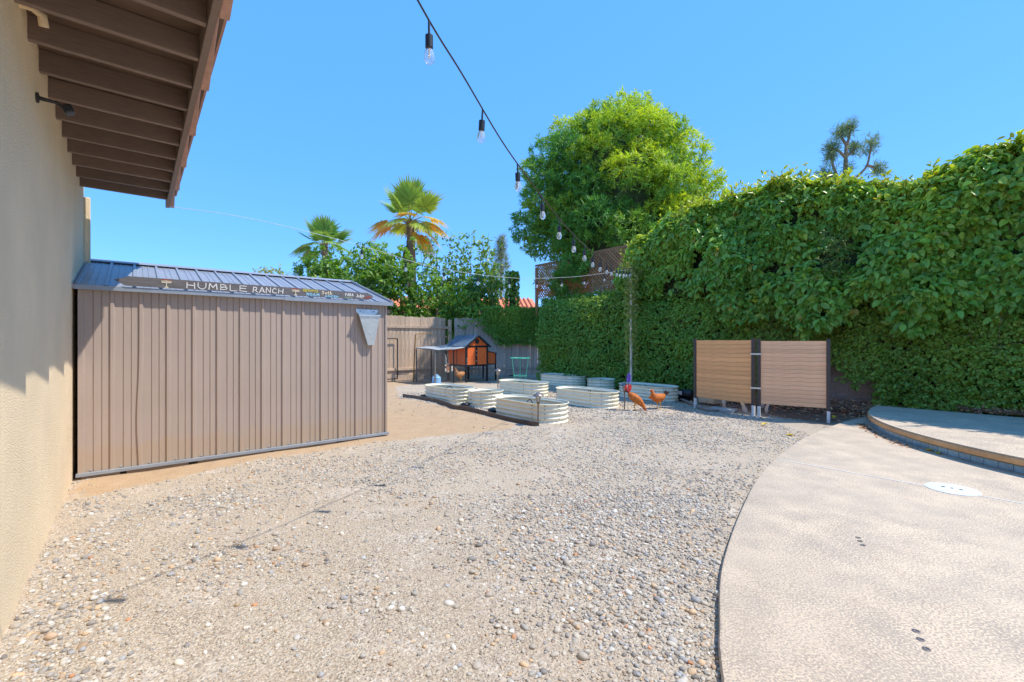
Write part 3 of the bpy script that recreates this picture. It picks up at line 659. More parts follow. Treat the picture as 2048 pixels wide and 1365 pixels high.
rnd = np.clip((zt_ - z) / 0.7, 0, 1) ** 0.5
offs = np.where(face, bul * rnd + (1 - rnd) * 0.05, rng.uniform(-1.3, 0.15, n))
z = np.where(face, z, zt_ + 0.1 * vn(np.stack([s, offs, offs * 0], 1), 2) - 0.18 * (offs + 0.4) ** 2)
B = hpt(s, offs - 0.10, z)
od = np.where(face[:, None], hn * (0.4 + 0.6 * rnd[:, None]) + np.stack([0 * z, 0 * z, 0.15 + 0.9 * (1 - rnd)], 1), np.array([0, 0, 1.0]) + hn * 0.2) + rng.normal(0, 0.35, (n, 3))
yf = np.clip(np.clip(1 - (zt_ - z) / 1.3, 0, 1) * 0.8 + (~face) * 0.4 + rng.normal(0, 0.25, n) - 0.2 + (vn(B, .9, 50) - .5) * .7, 0, 1) * 0.85  # yellower towards the top: new growth plus sunlit tone put into the leaf colour
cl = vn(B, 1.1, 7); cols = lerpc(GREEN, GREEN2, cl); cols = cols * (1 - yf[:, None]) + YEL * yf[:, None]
sp = rng.random(n) < 0.015; cols[sp] = np.array([0.42, 0.33, 0.05])
gap = face & (vn(np.stack([s, z, z * 0], 1), 2.0, 77) < 0.30) & (rng.random(n) < .85); ok_ = ~gap
B, od, cols, s, z = B[ok_], od[ok_], cols[ok_], s[ok_], z[ok_]; n = len(B)
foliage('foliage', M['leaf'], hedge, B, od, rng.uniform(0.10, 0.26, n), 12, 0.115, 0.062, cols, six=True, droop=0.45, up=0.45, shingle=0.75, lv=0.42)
n = 520; s = rng.uniform(5.9, 18, n); of = rng.uniform(-0.9, 0.35, n); B = hpt(s, of, htop(s) - 0.05 - 0.2 * np.abs(of) + rng.normal(0, .06, n))
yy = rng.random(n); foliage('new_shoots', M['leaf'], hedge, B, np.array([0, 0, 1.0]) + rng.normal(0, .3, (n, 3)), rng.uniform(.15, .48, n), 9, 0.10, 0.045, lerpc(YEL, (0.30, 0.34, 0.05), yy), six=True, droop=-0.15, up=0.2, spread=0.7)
def hedge_core(s0, s1, off, back, zlo, topf, name, parent):  # solid dark core added behind the leaves so light does not pass
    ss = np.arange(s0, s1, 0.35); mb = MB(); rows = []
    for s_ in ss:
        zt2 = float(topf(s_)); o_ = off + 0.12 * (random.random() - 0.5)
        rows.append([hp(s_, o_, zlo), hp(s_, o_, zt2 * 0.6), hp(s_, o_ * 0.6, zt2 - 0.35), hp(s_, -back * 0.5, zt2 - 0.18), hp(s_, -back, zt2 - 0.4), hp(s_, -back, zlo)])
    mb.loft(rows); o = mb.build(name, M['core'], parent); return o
hedge_core(5.9, 20, 0.16, 1.3, 1.7, htop, 'dark_inner_core', hedge)
st = MB()
for k in range(420):
    s_ = random.uniform(6.5, 15.5); zz = random.uniform(1.3, 4.2) if k % 2 else random.uniform(1.3, 2.1); p = hp(s_, random.uniform(-0.1, 0.2), zz)
    st.tube([p, p + Vector((random.uniform(-.2, .2), random.uniform(-.2, .2), random.uniform(-.3, .3))) * 0.7 + HN * 0.15, p + HN * random.uniform(.1, .35) + Vector((random.uniform(-.3, .3), 0, random.uniform(-.35, .2)))], [0.006, 0.004, 0.002], 4)
o = st.build('twigs', M['twig'], hedge); o['kind'] = 'stuff'
for k in range(14):
    s_ = 6.5 + k; MB().tube([hp(s_, -0.5, 0), hp(s_ + .1, -0.45, 1.2), hp(s_ - .1, -0.4, 2.6)], [0.06, 0.05, 0.03], 8).build('stem', M['bark'], hedge)
# a pale sprig of another vine poking out of the hedge face
n = 120; sp_c = hp(11.2, 0.55, 3.05); B = np.array(sp_c) + rng.normal(0, 1, (n, 3)) * np.array([0.13, 0.13, 0.24])
foliage('vine_sprig', M['ivy'], hedge, B, hn + rng.normal(0, .5, (n, 3)) + np.array([0, 0, .6]), 0.12, 10, 0.045, 0.024, lerpc((0.22, 0.25, 0.05), (0.10, 0.19, 0.04), rng.random(n)))

# block wall behind the lower hedge
bw = thing('block_wall', 'grey block wall showing through the vines behind the pale slatted screen', 'wall', hp(7.2, -0.08), math.atan2(HD.y, HD.x))
blk = None
for r_ in range(9):
    for c_ in range(32):
        x = c_ * 0.405 + (0.2 if r_ % 2 else 0)
        if x > 12.6: continue
        if blk is None: o = blk = MB().bx((0, 0, 0), (0.397, 0.19, 0.195)).build('block', M['block'], bw, bevel=0.004)
        else: o = copy_part(blk, bw)
        o.location = (x, -0.0 + random.uniform(-0.003, 0.003), r_ * 0.203 - 0.05)
MB().bx((0.01, 0.012, -0.05), (12.8, 0.178, 1.76)).build('mortar', M['concrete'], bw)

# ivy over the lower wall and the fence
ivy = thing('ivy_wall', 'small-leaved ivy blanketing the fence behind the raised beds', 'ivy', (0, 0, 0))
def ivy_top(s): return np.interp(s, [2.2, 2.8, 4, 6, 8, 20], [2.72, 2.74, 2.76, 2.72, 2.6, 2.3])
def ivy_patch(n, s0, s1, z0, topf, off0, name, parent, cA=GREEN, cB=GREEN2, size=0.052, hole=None, k=9):
    s = rng.uniform(s0, s1, n); zt2 = topf(s); z = z0 + (zt2 - z0) * rng.random(n)
    P3 = np.stack([s, z, z * 0], 1)
    o_ = off0 + 0.20 * (vn(P3, 1.4, 2) - 0.5) + 0.12 * (vn(P3, 3.4, 12) - 0.5); tp = np.clip((zt2 - z) / 0.25, 0, 1) ** 0.5; o_ = o_ * (0.35 + 0.65 * tp)
    keep = np.ones(n, bool)
    if hole is not None: keep = ~hole(s, z)
    s, z, o_, tp = s[keep], z[keep], o_[keep], tp[keep]; B = hpt(s, o_ - 0.05, z)
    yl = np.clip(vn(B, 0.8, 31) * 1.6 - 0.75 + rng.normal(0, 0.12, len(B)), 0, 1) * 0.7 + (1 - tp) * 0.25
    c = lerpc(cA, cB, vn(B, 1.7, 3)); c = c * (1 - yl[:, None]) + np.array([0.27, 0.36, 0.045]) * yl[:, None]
    od = hn * 1.0 + np.stack([0 * z, 0 * z, 0.1 + 0.9 * (1 - tp)], 1) + rng.normal(0, 0.4, (len(B), 3))
    return foliage(name, M['ivy'], parent, B, od, rng.uniform(0.05, 0.16, len(B)), k, size, size * 0.78, c, droop=0.5, up=0.35, shingle=0.8)
def wall_hole(s, z):   # bare block wall low down beside the screen
    return ((s > 10.4) & (s < 11.75) & (z < 0.62 + 0.25 * np.sin(s * 7) + 0.3 * (rng.random(len(s)))))
ivy_patch(9500, 2.25, 9.4, 0.02, ivy_top, 0.25, 'ivy_leaves', ivy)
ivy_patch(11500, 9.4, 16.5, 0.02, ivy_top, 0.30, 'ivy_leaves', ivy, hole=wall_hole, cA=np.array([0.16, 0.29, 0.045]), cB=np.array([0.29, 0.42, 0.055]))
hedge_core(11.9, 18, 0.10, 0.05, 0.0, lambda s_: ivy_top(s_), 'dark_ivy_core', ivy)
hedge_core(2.4, 9.6, 0.08, 0.75, 0.0, lambda s_: ivy_top(s_) - 0.02, 'dark_ivy_core', ivy)
# back tier of ivy, darker and a little taller
n = 1500; s = rng.uniform(1.6, 7.4, n); B = hpt(s, -0.62 + rng.normal(0, .1, n), 2.45 + 0.5 * rng.random(n))
foliage('ivy_leaves', M['ivy'], ivy, B, hn + np.array([0, 0, .6]) + rng.normal(0, .4, (n, 3)), 0.14, 9, 0.055, 0.04, lerpc(GREEN, GREEN2, rng.random(n)))
# ivy hanging over the grey fence
fd = Vector((3.95, 0.68, 0)).normalized(); fn = Vector((fd.y, -fd.x, 0))
n = 4200; x = 4.05 * rng.random(n) ** 0.62; zl = np.interp(x, [0, 1.0, 1.7, 2.4, 4.1], [2.2, 1.9, 1.25, 1.28, 1.15]); z = zl + (2.68 - zl) * rng.random(n) ** 0.8
thin = np.clip((x - 0.9) / 0.6, 0.10, 1); keep = rng.random(n) < thin; x, z = x[keep], z[keep]; n = len(x)
of = 0.08 + 0.14 * vn(np.stack([x, z, z * 0], 1), 2.0, 5)
B = np.array([-2.2, 17.32, 0]) + np.array(fd) * x[:, None] + np.array(fn) * of[:, None] + np.stack([0 * z, 0 * z, z], 1)
foliage('ivy_leaves', M['ivy'], ivy, B, np.array(fn) + rng.normal(0, .4, (n, 3)) + np.array([0, 0, .1]), rng.uniform(.05, .16, n), 10, 0.056, 0.042, lerpc(GREEN, GREEN2, vn(B, 1.7)), droop=0.5)
# ivy covered post at the corner
ipost = thing('ivy_column', 'narrow ivy-covered column rising left of the lattice', 'ivy', (0.02, 18.35, 0))
n = 420; an = rng.random(n) * 6.28; z = rng.uniform(2.3, 4.2, n); rr = 0.16 + 0.05 * rng.random(n)
B = np.stack([np.cos(an) * rr, np.sin(an) * rr, z], 1)
foliage('ivy_leaves', M['ivy'], ipost, B, np.stack([np.cos(an), np.sin(an), 0 * an], 1), 0.08, 10, 0.06, 0.045, lerpc(GREEN, GREEN2, rng.random(n)))
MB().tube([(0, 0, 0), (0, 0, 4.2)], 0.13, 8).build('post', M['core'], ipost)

# lattice screen on top of the boundary
lat = thing('lattice_screen', 'weathered diamond lattice panels showing below the feathery tree', 'lattice', hp(0.55, -0.72), math.atan2(HD.y, HD.x))
def lattice(x0, x1, z0, z1, mat, step=0.12):
    h = z1 - z0; k0 = int((x0 - h) / step) - 1
    for sgn in (1, -1):
        for k in range(int((x1 - x0 + h) / step) + 2):
            a = x0 - h + k * step; lo, hi = max(a, x0), min(a + h, x1)
            if hi - lo < 0.05: continue
            zA, zB = (lo - a), (hi - a)
            if sgn < 0: zA, zB = h - zA, h - zB
            MB().bar((lo, 0.006 * sgn, z0 + zA), (hi, 0.006 * sgn, z0 + zB), 0.011, 0.038, up=(0, 1, 0) if False else (0, 0, 1)).build('slat', mat, lat)
lattice(0.55, 2.3, 3.72, 4.28, M['lattice']); lattice(0.55, 3.2, 3.05, 3.62, M['lattice_o'], 0.13)
lattice(3.3, 6.7, 3.05, 4.36, M['lattice'])
for a, b in (((0.45, 0, 4.31), (2.3, 0, 4.31)), ((0.45, 0, 3.67), (3.2, 0, 3.67)), ((3.2, 0, 4.39), (6.8, 0, 4.39)), ((3.2, 0, 3.02), (6.8, 0, 3.02)), ((3.9, -0.1, 3.22), (4.9, -0.1, 3.24))):
    MB().bar(a, b, 0.035, 0.07).build('rail', M['lattice'], lat)
for x in (0.5, 3.25, 6.75): MB().bar((x, 0.02, 2.4), (x, 0.02, 4.25), 0.09).build('post', M['lattice'], lat)

# vine clad pole carrying the string lights
PP = Vector((3.243, 12.4, 0))
pole = thing('light_pole', 'slim pole wrapped in pale vine holding the string lights', 'pole', PP)
MB().tube([(0, 0, 0), (0, 0, 3.42)], 0.035, 10).build('pole_shaft', M['pole'], pole, smooth=True)
n = 620; z = rng.uniform(0.55, 3.4, n) ** 1.0; keep = rng.random(n) < np.interp(z, [0.5, 1.5, 2.4, 3.4], [0.25, 0.4, 0.8, 1]); z = z[keep]; n = len(z); an = rng.random(n) * 6.28; rr = 0.04 + 0.07 * rng.random(n) * np.interp(z, [0, 2, 3.4], [.4, .8, 1.6])
B = np.stack([np.cos(an) * rr, np.sin(an) * rr, z], 1)
foliage('vine', M['ivy'], pole, B, np.stack([np.cos(an), np.sin(an), 0 * an + .2], 1), 0.09, 8, 0.055, 0.032, lerpc((0.42, 0.42, 0.14), (0.28, 0.38, 0.09), rng.random(n)))
n = 60; B = rng.normal(0, 1, (n, 3)) * np.array([.16, .1, .12]) + np.array([0.02, 0, 3.42])
foliage('vine_top', M['ivy'], pole, B, rng.normal(0, 1, (n, 3)) + np.array([0, 0, .2]), 0.14, 9, 0.05, 0.022, lerpc((0.32, 0.28, 0.08), (0.16, 0.24, 0.05), rng.random(n)))

# ------------------------------------------------------------------ string lights
def bulb_proto():
    so = MB().lathe([(0.006, 0.0), (0.006, -0.07), (0.020, -0.075), (0.020, -0.135), (0.014, -0.14)], 12).build('socket', M['black'], None, smooth=True)
    bu = MB().lathe([(0.013, -0.138), (0.022, -0.155), (0.028, -0.180), (0.024, -0.203), (0.010, -0.216), (0.0, -0.218)], 14).build('bulb', M['glass'], so, smooth=True)
    fi_ = MB().tube([(0, 0, -0.14), (0, 0, -0.185)], 0.004, 6).build('filament', M['pcre'], None); fi_.parent = so
    return so
def strand(label, pts, rcord, mat, first, step, last=99):
    path = crom(pts, 24); st_ = thing('string_lights', label, 'string lights', path[0])
    MB().tube([p - path[0] for p in path], rcord, 6).build('cord', mat, st_)
    acc = 0; nxt = first; proto = None
    for a, b in zip(path, path[1:]):
        L = (b - a).length
        while acc + L >= nxt and nxt < last:
            p = a + (b - a) * ((nxt - acc) / L) - path[0]
            if proto is None: o = proto = bulb_proto(); o.parent = st_
            else: o = copy_tree(proto, st_)
            o.location = p; o.rotation_euler = (random.uniform(-.06, .06), random.uniform(-.06, .06), 0)
            c = MB().box((0, 0, -0.004), (0.02, 0.02, 0.035)).build('clip', M['black'], o) if False else None
            nxt += step
        acc += L
    return st_
PT = PP + Vector((0, 0, 3.36))
def onp(x, y, A, Bv):
    a = (x - 1024) / 910.2; d = Bv - A; f = (a * A.y - A.x) / (d.x - a * d.y); Y = A.y + f * d.y
    return Vector((A.x + f * d.x, Y, 1.4 - (y - 682.5) / 910.2 * Y))
Q1 = Vector((-0.75, 1.41, 3.34))
strand('dark string-light cord running overhead from the eave to the vine pole', [Q1] + [onp(x, y, Q1, PT) for x, y in ((835, 0), (925, 150), (1004, 283), (1060, 362), (1106, 422), (1138, 460), (1168, 490), (1205, 520), (1235, 534))] + [PT], 0.0055, M['cord'], 0.32, 0.69)
E2 = uv(0.33, 7.45, 3.16)
strand('pale string-light cord sagging from the eave end across to the vine pole', [PT] + [onp(x, y, PT, E2) for x, y in ((1200, 548), (1135, 555), (1020, 556), (870, 535), (740, 497), (600, 460), (470, 432))] + [E2], 0.0036, M['cord_w'], 0.35, 0.80, 7.8)

# ------------------------------------------------------------------ trees behind
def limbs(parent, base, tips, r0, mat, name='limb', trunk_top=None):
    tt = Vector(trunk_top)
    MB().tube([Vector(base), Vector(base).lerp(tt, 0.5) + Vector((0.05, 0.02, 0)), tt], [r0, r0 * 0.8, r0 * 0.6], 10).build('trunk', mat, parent, smooth=True)
    for tp in tips:
        tp = Vector(tp); mid = tt.lerp(tp, 0.5) + Vector((0, 0, 0.15 * (tp - tt).length))
        MB().tube([tt, mid, tp], [r0 * 0.5, r0 * 0.3, r0 * 0.1], 6).build(name, mat, parent, smooth=True)
def lobe_crown(lobes, per, jitter=0.12, deep=.72):
    """lobes: list of (centre, radius) -> shoot bases and outward directions, lobe index"""
    Bs, Os, I = [], [], []
    for i, (c, r) in enumerate(lobes):
        k = max(8, int(per * r * r)); d = nrm(rng.normal(0, 1, (k, 3))); d[:, 2] = d[:, 2] * 0.9 + 0.12; rr = r * (deep + (1 - deep) * rng.random(k) ** 0.5)
        Bs.append(np.array(c) + d * rr[:, None] * np.array([1, 1, 0.85])); Os.append(d); I.append(np.full(k, i))
    return np.concatenate(Bs), np.concatenate(Os), np.concatenate(I)
# the big feathery tree
TC = Vector((3.75, 15.3, 0))
big = thing('feathery_tree', 'large billowing bright green feathery tree behind the lattice', 'tree', (4.31, 17.6, -0.21)); big.scale = (1.15, 1.15, 1.15)
prof_t = [(2.9, 2.4, -0.6), (3.6, 2.85, -0.5), (4.6, 3.0, -0.35), (5.6, 3.05, -0.2), (6.6, 3.05, -0.15), (7.3, 2.8, -0.2), (7.9, 2.4, -0.25), (8.4, 1.9, -0.2), (8.8, 1.3, -0.05), (9.3, 0.7, 0.1)]
lobes = []
tries = 0
pz = [p[0] for p in prof_t]; pr_ = [p[1] for p in prof_t]; po = [p[2] for p in prof_t]
while len(lobes) < 170 and tries < 9000:
    tries += 1; z = random.uniform(2.9, 9.2); a = random.random() * 6.283; lr = random.uniform(0.45, 0.95) * (0.6 if z > 8.2 else 1)
    r = float(np.interp(z, pz, pr_)) * random.uniform(0.74, 1.09); ox = float(np.interp(z, pz, po)); c = (ox + math.cos(a) * max(0.0, r - lr * .7), math.sin(a) * max(0.0, r - lr * .7) * .68, z)
    if c[1] < 0.8:          # the crown is lifted over the right-hand lattice and stops short of the left-hand one
        Yw = 15.3 + c[1]; qx = 1024 + 910 * (3.75 + c[0]) / Yw; qy = 682 - 910 * (z - 1.4) / Yw; rp = lr * 910 / Yw + 10
        if qx + rp > 1205 and qy + rp > 535: continue
        if qx - rp < 1098 and qy + rp > 525: continue
    if any((c[0] - l[0][0]) ** 2 + (c[1] - l[0][1]) ** 2 + (c[2] - l[0][2]) ** 2 < (0.68 * (lr + l[1])) ** 2 for l in lobes): continue
    lobes.append((c, lr))
lobes += [((0.2, 0, 9.3), 0.3), ((-0.9, -0.5, 8.3), 0.45), ((1.2, 0, 8.25), 0.4), ((1.45, 0, 8.6), 0.25), ((2.85, -0.3, 6.1), 0.45), ((2.5, 0, 7.0), 0.4), ((-2.0, -1.5, 3.2), 0.42), ((-1.85, -1.9, 3.7), 0.4)]
B, O, I = lobe_crown(lobes, 390, deep=.5)
lc = rng.random(len(lobes)); lz = np.array([l[0][2] for l in lobes]); lx = np.array([l[0][0] for l in lobes])
ynew_lit = np.clip(lc * 1.15 + (lz - 6) * 0.08 + lx * 0.08 - .05, 0, 1)[I] * np.clip(0.62 + 0.6 * O[:, 2], 0.15, 1)  # yellow new growth, with sunlit tone painted into upper and right-hand lobes
cols = lerpc((0.11, 0.29, 0.055), (0.56, 0.64, 0.04), np.clip(ynew_lit + rng.normal(0, .08, len(B)), 0, 1))
O2 = O * 1.0 + np.array([0, 0, 0.1]) + rng.normal(0, 0.35, O.shape)
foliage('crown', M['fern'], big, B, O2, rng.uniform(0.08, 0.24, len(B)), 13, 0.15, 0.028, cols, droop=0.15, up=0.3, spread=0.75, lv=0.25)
limbs(big, (0, 0, 0), [(l[0][0] * 0.75, l[0][1] * 0.75, l[0][2]) for l in lobes[::6]], 0.22, M['bark'], trunk_top=(0.0, 0, 3.2))
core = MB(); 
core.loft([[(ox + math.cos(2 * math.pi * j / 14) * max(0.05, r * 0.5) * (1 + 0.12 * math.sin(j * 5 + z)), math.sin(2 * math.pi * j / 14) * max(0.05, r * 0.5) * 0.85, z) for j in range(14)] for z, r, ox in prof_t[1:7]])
core.build('dark_inner_core', M['core'], big)  # dark solid added inside the crown to block light and sky
def round_tree(name, label, C, lobes, per, k, L, Wd, cA, cB, mat, tr, trunk_top, six=False, group=None, droop=0.3, tw=(0.12, 0.28), core_r=None, parts=True):
    o = thing(name, label, 'tree', C, 0, group); B, O, I = lobe_crown(lobes, per)
    f = np.clip(rng.random(len(lobes))[I] * 0.6 + O[:, 2] * 0.35 + rng.normal(0, .15, len(B)), 0, 1)
    foliage('crown', mat, o, B, O + np.array([0, 0, .25]) + rng.normal(0, .35, O.shape), rng.uniform(*tw, len(B)), k, L, Wd, lerpc(cA, cB, f), six=six, droop=droop, up=0.4)
    limbs(o, (0, 0, 0), [l[0] for l in lobes[::3]], tr, M['bark'], trunk_top=trunk_top)
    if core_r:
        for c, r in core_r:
            mb = MB(); mb.lathe([(0.05, -r), (r * .7, -r * .7), (r, 0), (r * .7, r * .7), (0.05, r)], 12, c); mb.build('dark_inner_core', M['core'], o)  # dark solid core added inside the crown
    return o
def rand_lobes(n, rx, ry, z0, z1, r0, r1, cx=0.0):
    out = []
    for i in range(n):
        a = random.random() * 6.28; t_ = random.random(); z = z0 + (z1 - z0) * t_; e = math.sqrt(max(0.05, 1 - (max(0, t_ - 0.35) / 0.72) ** 2))
        out.append(((cx + math.cos(a) * rx * e * random.uniform(.55, 1), math.sin(a) * ry * e * random.uniform(.55, 1), z), random.uniform(r0, r1)))
    return out
cit = rand_lobes(66, 2.55, 1.8, 1.6, 4.9, 0.4, 0.75, -0.1)
round_tree('citrus_tree', 'dense glossy green citrus tree rising behind the shed roof', (-6.0, 18.6, 0), cit, 100, 12, 0.14, 0.07, (0.085, 0.20, 0.032), (0.30, 0.46, 0.045), M['bush'], 0.14, (0, 0, 1.6), core_r=[((-0.3, 0.3, 2.9), 0.9)])
low = rand_lobes(34, 2.1, 0.8, 1.2, 3.5, 0.35, 0.55)
round_tree('shrub', 'bright leafy shrub leaning over the fence beside the shed corner', (-3.3, 18.2, 0), low, 80, 11, 0.12, 0.06, (0.10, 0.24, 0.035), (0.30, 0.46, 0.05), M['bush'], 0.08, (0, 0, 1.2))
low2 = rand_lobes(20, 1.3, 0.8, 1.2, 3.9, 0.3, 0.5)
round_tree('shrub', 'darker shrub over the grey fence left of the ivy column', (-1.05, 18.9, 0), low2, 70, 11, 0.11, 0.055, (0.06, 0.17, 0.04), (0.16, 0.30, 0.05), M['bush'], 0.07, (0, 0, 1.0))
yl_ = rand_lobes(30, 1.7, 1.6, 2.6, 5.2, 0.4, 0.65)
round_tree('yellowish_tree', 'distant yellow-green treetop peeking above the middle of the shed roof', (-13.8, 26.5, 0), yl_, 80, 10, 0.12, 0.06, (0.26, 0.30, 0.04), (0.52, 0.46, 0.07), M['bush'], 0.15, (0, 0, 2.4))
hb = rand_lobes(10, 1.0, 1.0, 3.6, 4.9, 0.4, 0.5)
round_tree('distant_bush', 'small distant green treetop between the house corner and shed roof', (-19.2, 21.6, 0), hb, 80, 10, 0.14, 0.07, (0.06, 0.13, 0.03), (0.2, 0.26, 0.05), M['bush'], 0.1, (0, 0, 3.4))
# open, see-through young tree made of long whips
op = thing('open_shrub', 'loose see-through shrub of upright leafy whips below the palm', 'tree', (-2.3, 20.3, 0))
Bs, Os = [], []
for i in range(34):
    x0 = random.uniform(-1.6, 1.8); tipz = random.uniform(4.2, 6.5) - abs(x0) * 0.25; lean = random.uniform(-.5, .6); yy = random.uniform(-.6, .6)
    pts = crom([(x0 * 0.3, yy * .4, 0.3), (x0 * 0.8, yy, 2.2), (x0 + lean * .5, yy, tipz * .7), (x0 + lean, yy, tipz)], 8)
    MB().tube(pts, [0.028 - 0.024 * k / (len(pts) - 1) for k in range(len(pts))], 5).build('stem', M['bark'], op)
    for k in range(66):
        t_ = random.uniform(0.25, 1.0) ** 1.2; p = pts[min(len(pts) - 1, int(t_ * (len(pts) - 1)))]
        Bs.append(p + Vector((random.gauss(0, .17), random.gauss(0, .17), random.gauss(0, .14)))); Os.append((random.gauss(0, 1), random.gauss(0, 1), random.uniform(-.2, 1)))
Bs = np.array(Bs); Os = np.array(Os)
foliage('crown', M['bush'], op, Bs, Os, 0.14, 6, 0.15, 0.075, lerpc((0.12, 0.25, 0.06), (0.36, 0.48, 0.09), rng.random(len(Bs))), droop=0.3)

# fan palms
def fan_palm(name, label, C, H, tr, fr, R0, grn, yel, skirt=0):
    o = thing(name, label, 'palm tree', C, 0, 'fan palms beyond the fence')
    pts = [(0, 0, 0), (0.1, 0, H * .4), (0.05, 0, H * .8), (0, 0, H)]; path = crom(pts, 10)
    MB().tube(path, [tr * (1.15 - 0.3 * k / (len(path) - 1)) for k in range(len(path))], 12).build('trunk', M['bark_p'], o, smooth=True)
    boots = MB()
    for k in range(60):
        a = random.random() * 6.28; z = H - 1.0 + random.random() * 1.0; boots.bar((math.cos(a) * tr * .7, math.sin(a) * tr * .7, z), (math.cos(a) * (tr + .14), math.sin(a) * (tr + .14), z + .2), .05, .02)
    b_ = boots.build('leaf_bases', M['bark_p'], o); b_['kind'] = 'stuff'
    for (az, el, ln, kind, sz) in fr:
        d = Vector((math.cos(R(az)) * math.cos(R(el)), math.sin(R(az)) * math.cos(R(el)), math.sin(R(el))))
        bas = Vector((0, 0, H)); end = bas + d * ln + Vector((0, 0, -0.18 * ln))
        st_ = MB().tube([bas, bas + d * ln * .55, end], [.03, .022, .014], 5)
        fo = st_.build('frond', M['twig'] if kind == 'dry' else M['leaf_stem'], o)
        nb = 40; V = []; F = []; Cc = []
        fwd = ((end - bas).normalized() * 0.75 + Vector((0, 0, -0.25 if kind != 'up' else 0.15))).normalized(); side = fwd.cross(Vector((0, 0, 1)))
        if side.length < .05: side = Vector((1, 0, 0))
        side.normalize(); upv = side.cross(fwd)
        spread_ = R(115) if kind != 'dry' else R(40)
        for i in range(nb):
            a = -spread_ + 2 * spread_ * i / (nb - 1); ldir = (fwd * math.cos(a) + side * math.sin(a)); L = R0 * sz * (0.72 + 0.28 * math.cos(a)) * random.uniform(.80, 1.10)
            wv_ = L * 0.050 + .006; sd_ = (-fwd * math.sin(a) + side * math.cos(a)); cup = upv * (0.10 * L * (1 if i % 2 else -1) * .12)
            dr = Vector((0, 0, -L * (0.28 if kind in ('yel', 'grn') else (0.9 if kind == 'dry' else 0.05))))
            p0 = end; p1 = end + ldir * L * .55 + dr * .25 + cup; p2 = end + ldir * L + dr
            b0 = len(V); V += [p0 + sd_ * .004, p0 - sd_ * .004, p1 - sd_ * wv_, p1 + sd_ * wv_, p2]
            F += [(b0, b0 + 1, b0 + 2, b0 + 3), (b0 + 3, b0 + 2, b0 + 4, b0 + 4)]
            ca, cb = {'yel': (yel, np.array([0.72, 0.42, 0.06])), 'dry': (np.array([0.25, 0.17, 0.11]), np.array([0.32, 0.24, 0.17])), 'grn': (grn, yel), 'up': (grn, grn * 1.25)}[kind]
            e = random.uniform(.2, .9) if kind == 'yel' else random.uniform(0, .25)
            cc = (ca * (1 - e) + cb * e) * random.uniform(.72, 1.25); tipc = cc * .6 + np.array([0.42, 0.30, 0.14]) * .4
            Cc += [cc, cc, cc, cc, tipc]
        Vn = np.array([tuple(v) for v in V]); tri = []
        for f_ in F:
            if f_[2] == f_[3]: tri.append(f_[:3])
            else: tri += [(f_[0], f_[1], f_[2]), (f_[0], f_[2], f_[3])]
        lf = np_mesh('fan', Vn, np.array(tri), M['palm'], fo, col=np.array(Cc)); 
    return o
M['leaf_stem'] = pmat('leaf_stem', S(150, 150, 70), 0.6)
g1 = np.array([0.30, 0.44, 0.06]); y1 = np.array([0.76, 0.56, 0.08])
fr1 = [(250, 84, 1.25, 'up', 1.1), (265, 70, 1.3, 'up', 1.0), (300, 72, 1.2, 'up', 1.0), (90, 70, 1.0, 'up', 1.0), (200, 55, 1.2, 'up', 1.0), (150, 42, 1.35, 'up', .95), (30, 52, 1.25, 'up', .9), (330, 40, 1.4, 'up', .95), (345, 15, 1.35, 'yel', .85), (10, 2, 1.3, 'yel', .85), (355, -22, 1.2, 'yel', .8),
       (180, 10, 1.4, 'yel', .85), (195, -6, 1.3, 'yel', .9), (270, 30, .7, 'yel', .8), (240, 5, 1.0, 'grn', .8), (310, -5, 1.0, 'grn', .7), (40, -38, 1.1, 'yel', .8), (60, 20, 1.2, 'grn', .9), (120, 15, 1.2, 'grn', .9), (330, -45, 1.0, 'yel', .75), (195, -72, .9, 'dry', .9), (215, -78, 1.2, 'dry', 1.0), (170, -80, 1.3, 'dry', .9)]
fan_palm('fan_palm', 'tall fan palm with orange-yellow lower fronds above the fence', (-5.9, 26.4, 0), 8.35, 0.26, fr1, 1.5, g1, y1)
fr2 = [(250, 75, 1.1, 'up', 1.2), (300, 62, 1.1, 'up', 1.15), (210, 55, 1.2, 'up', 1.2), (180, 32, 1.3, 'up', 1.2), (190, 5, 1.3, 'grn', 1.1), (0, 35, 1.3, 'up', 1.1), (350, 5, 1.2, 'grn', 1.1), (90, 50, 1.1, 'up', 1.0), (30, 25, 1.2, 'up', 1.0), (160, -10, 1.2, 'grn', 1.0), (280, 25, .9, 'up', 1.0), (320, 20, 1.0, 'grn', 1.0), (225, 12, 1.0, 'grn', 1.0)]
fan_palm('fan_palm', 'smaller green fan palm at the left behind the citrus tree', (-14.2, 34.5, 0), 8.7, 0.24, fr2, 1.3, np.array([0.20, 0.36, 0.08]), np.array([0.32, 0.44, 0.09]))

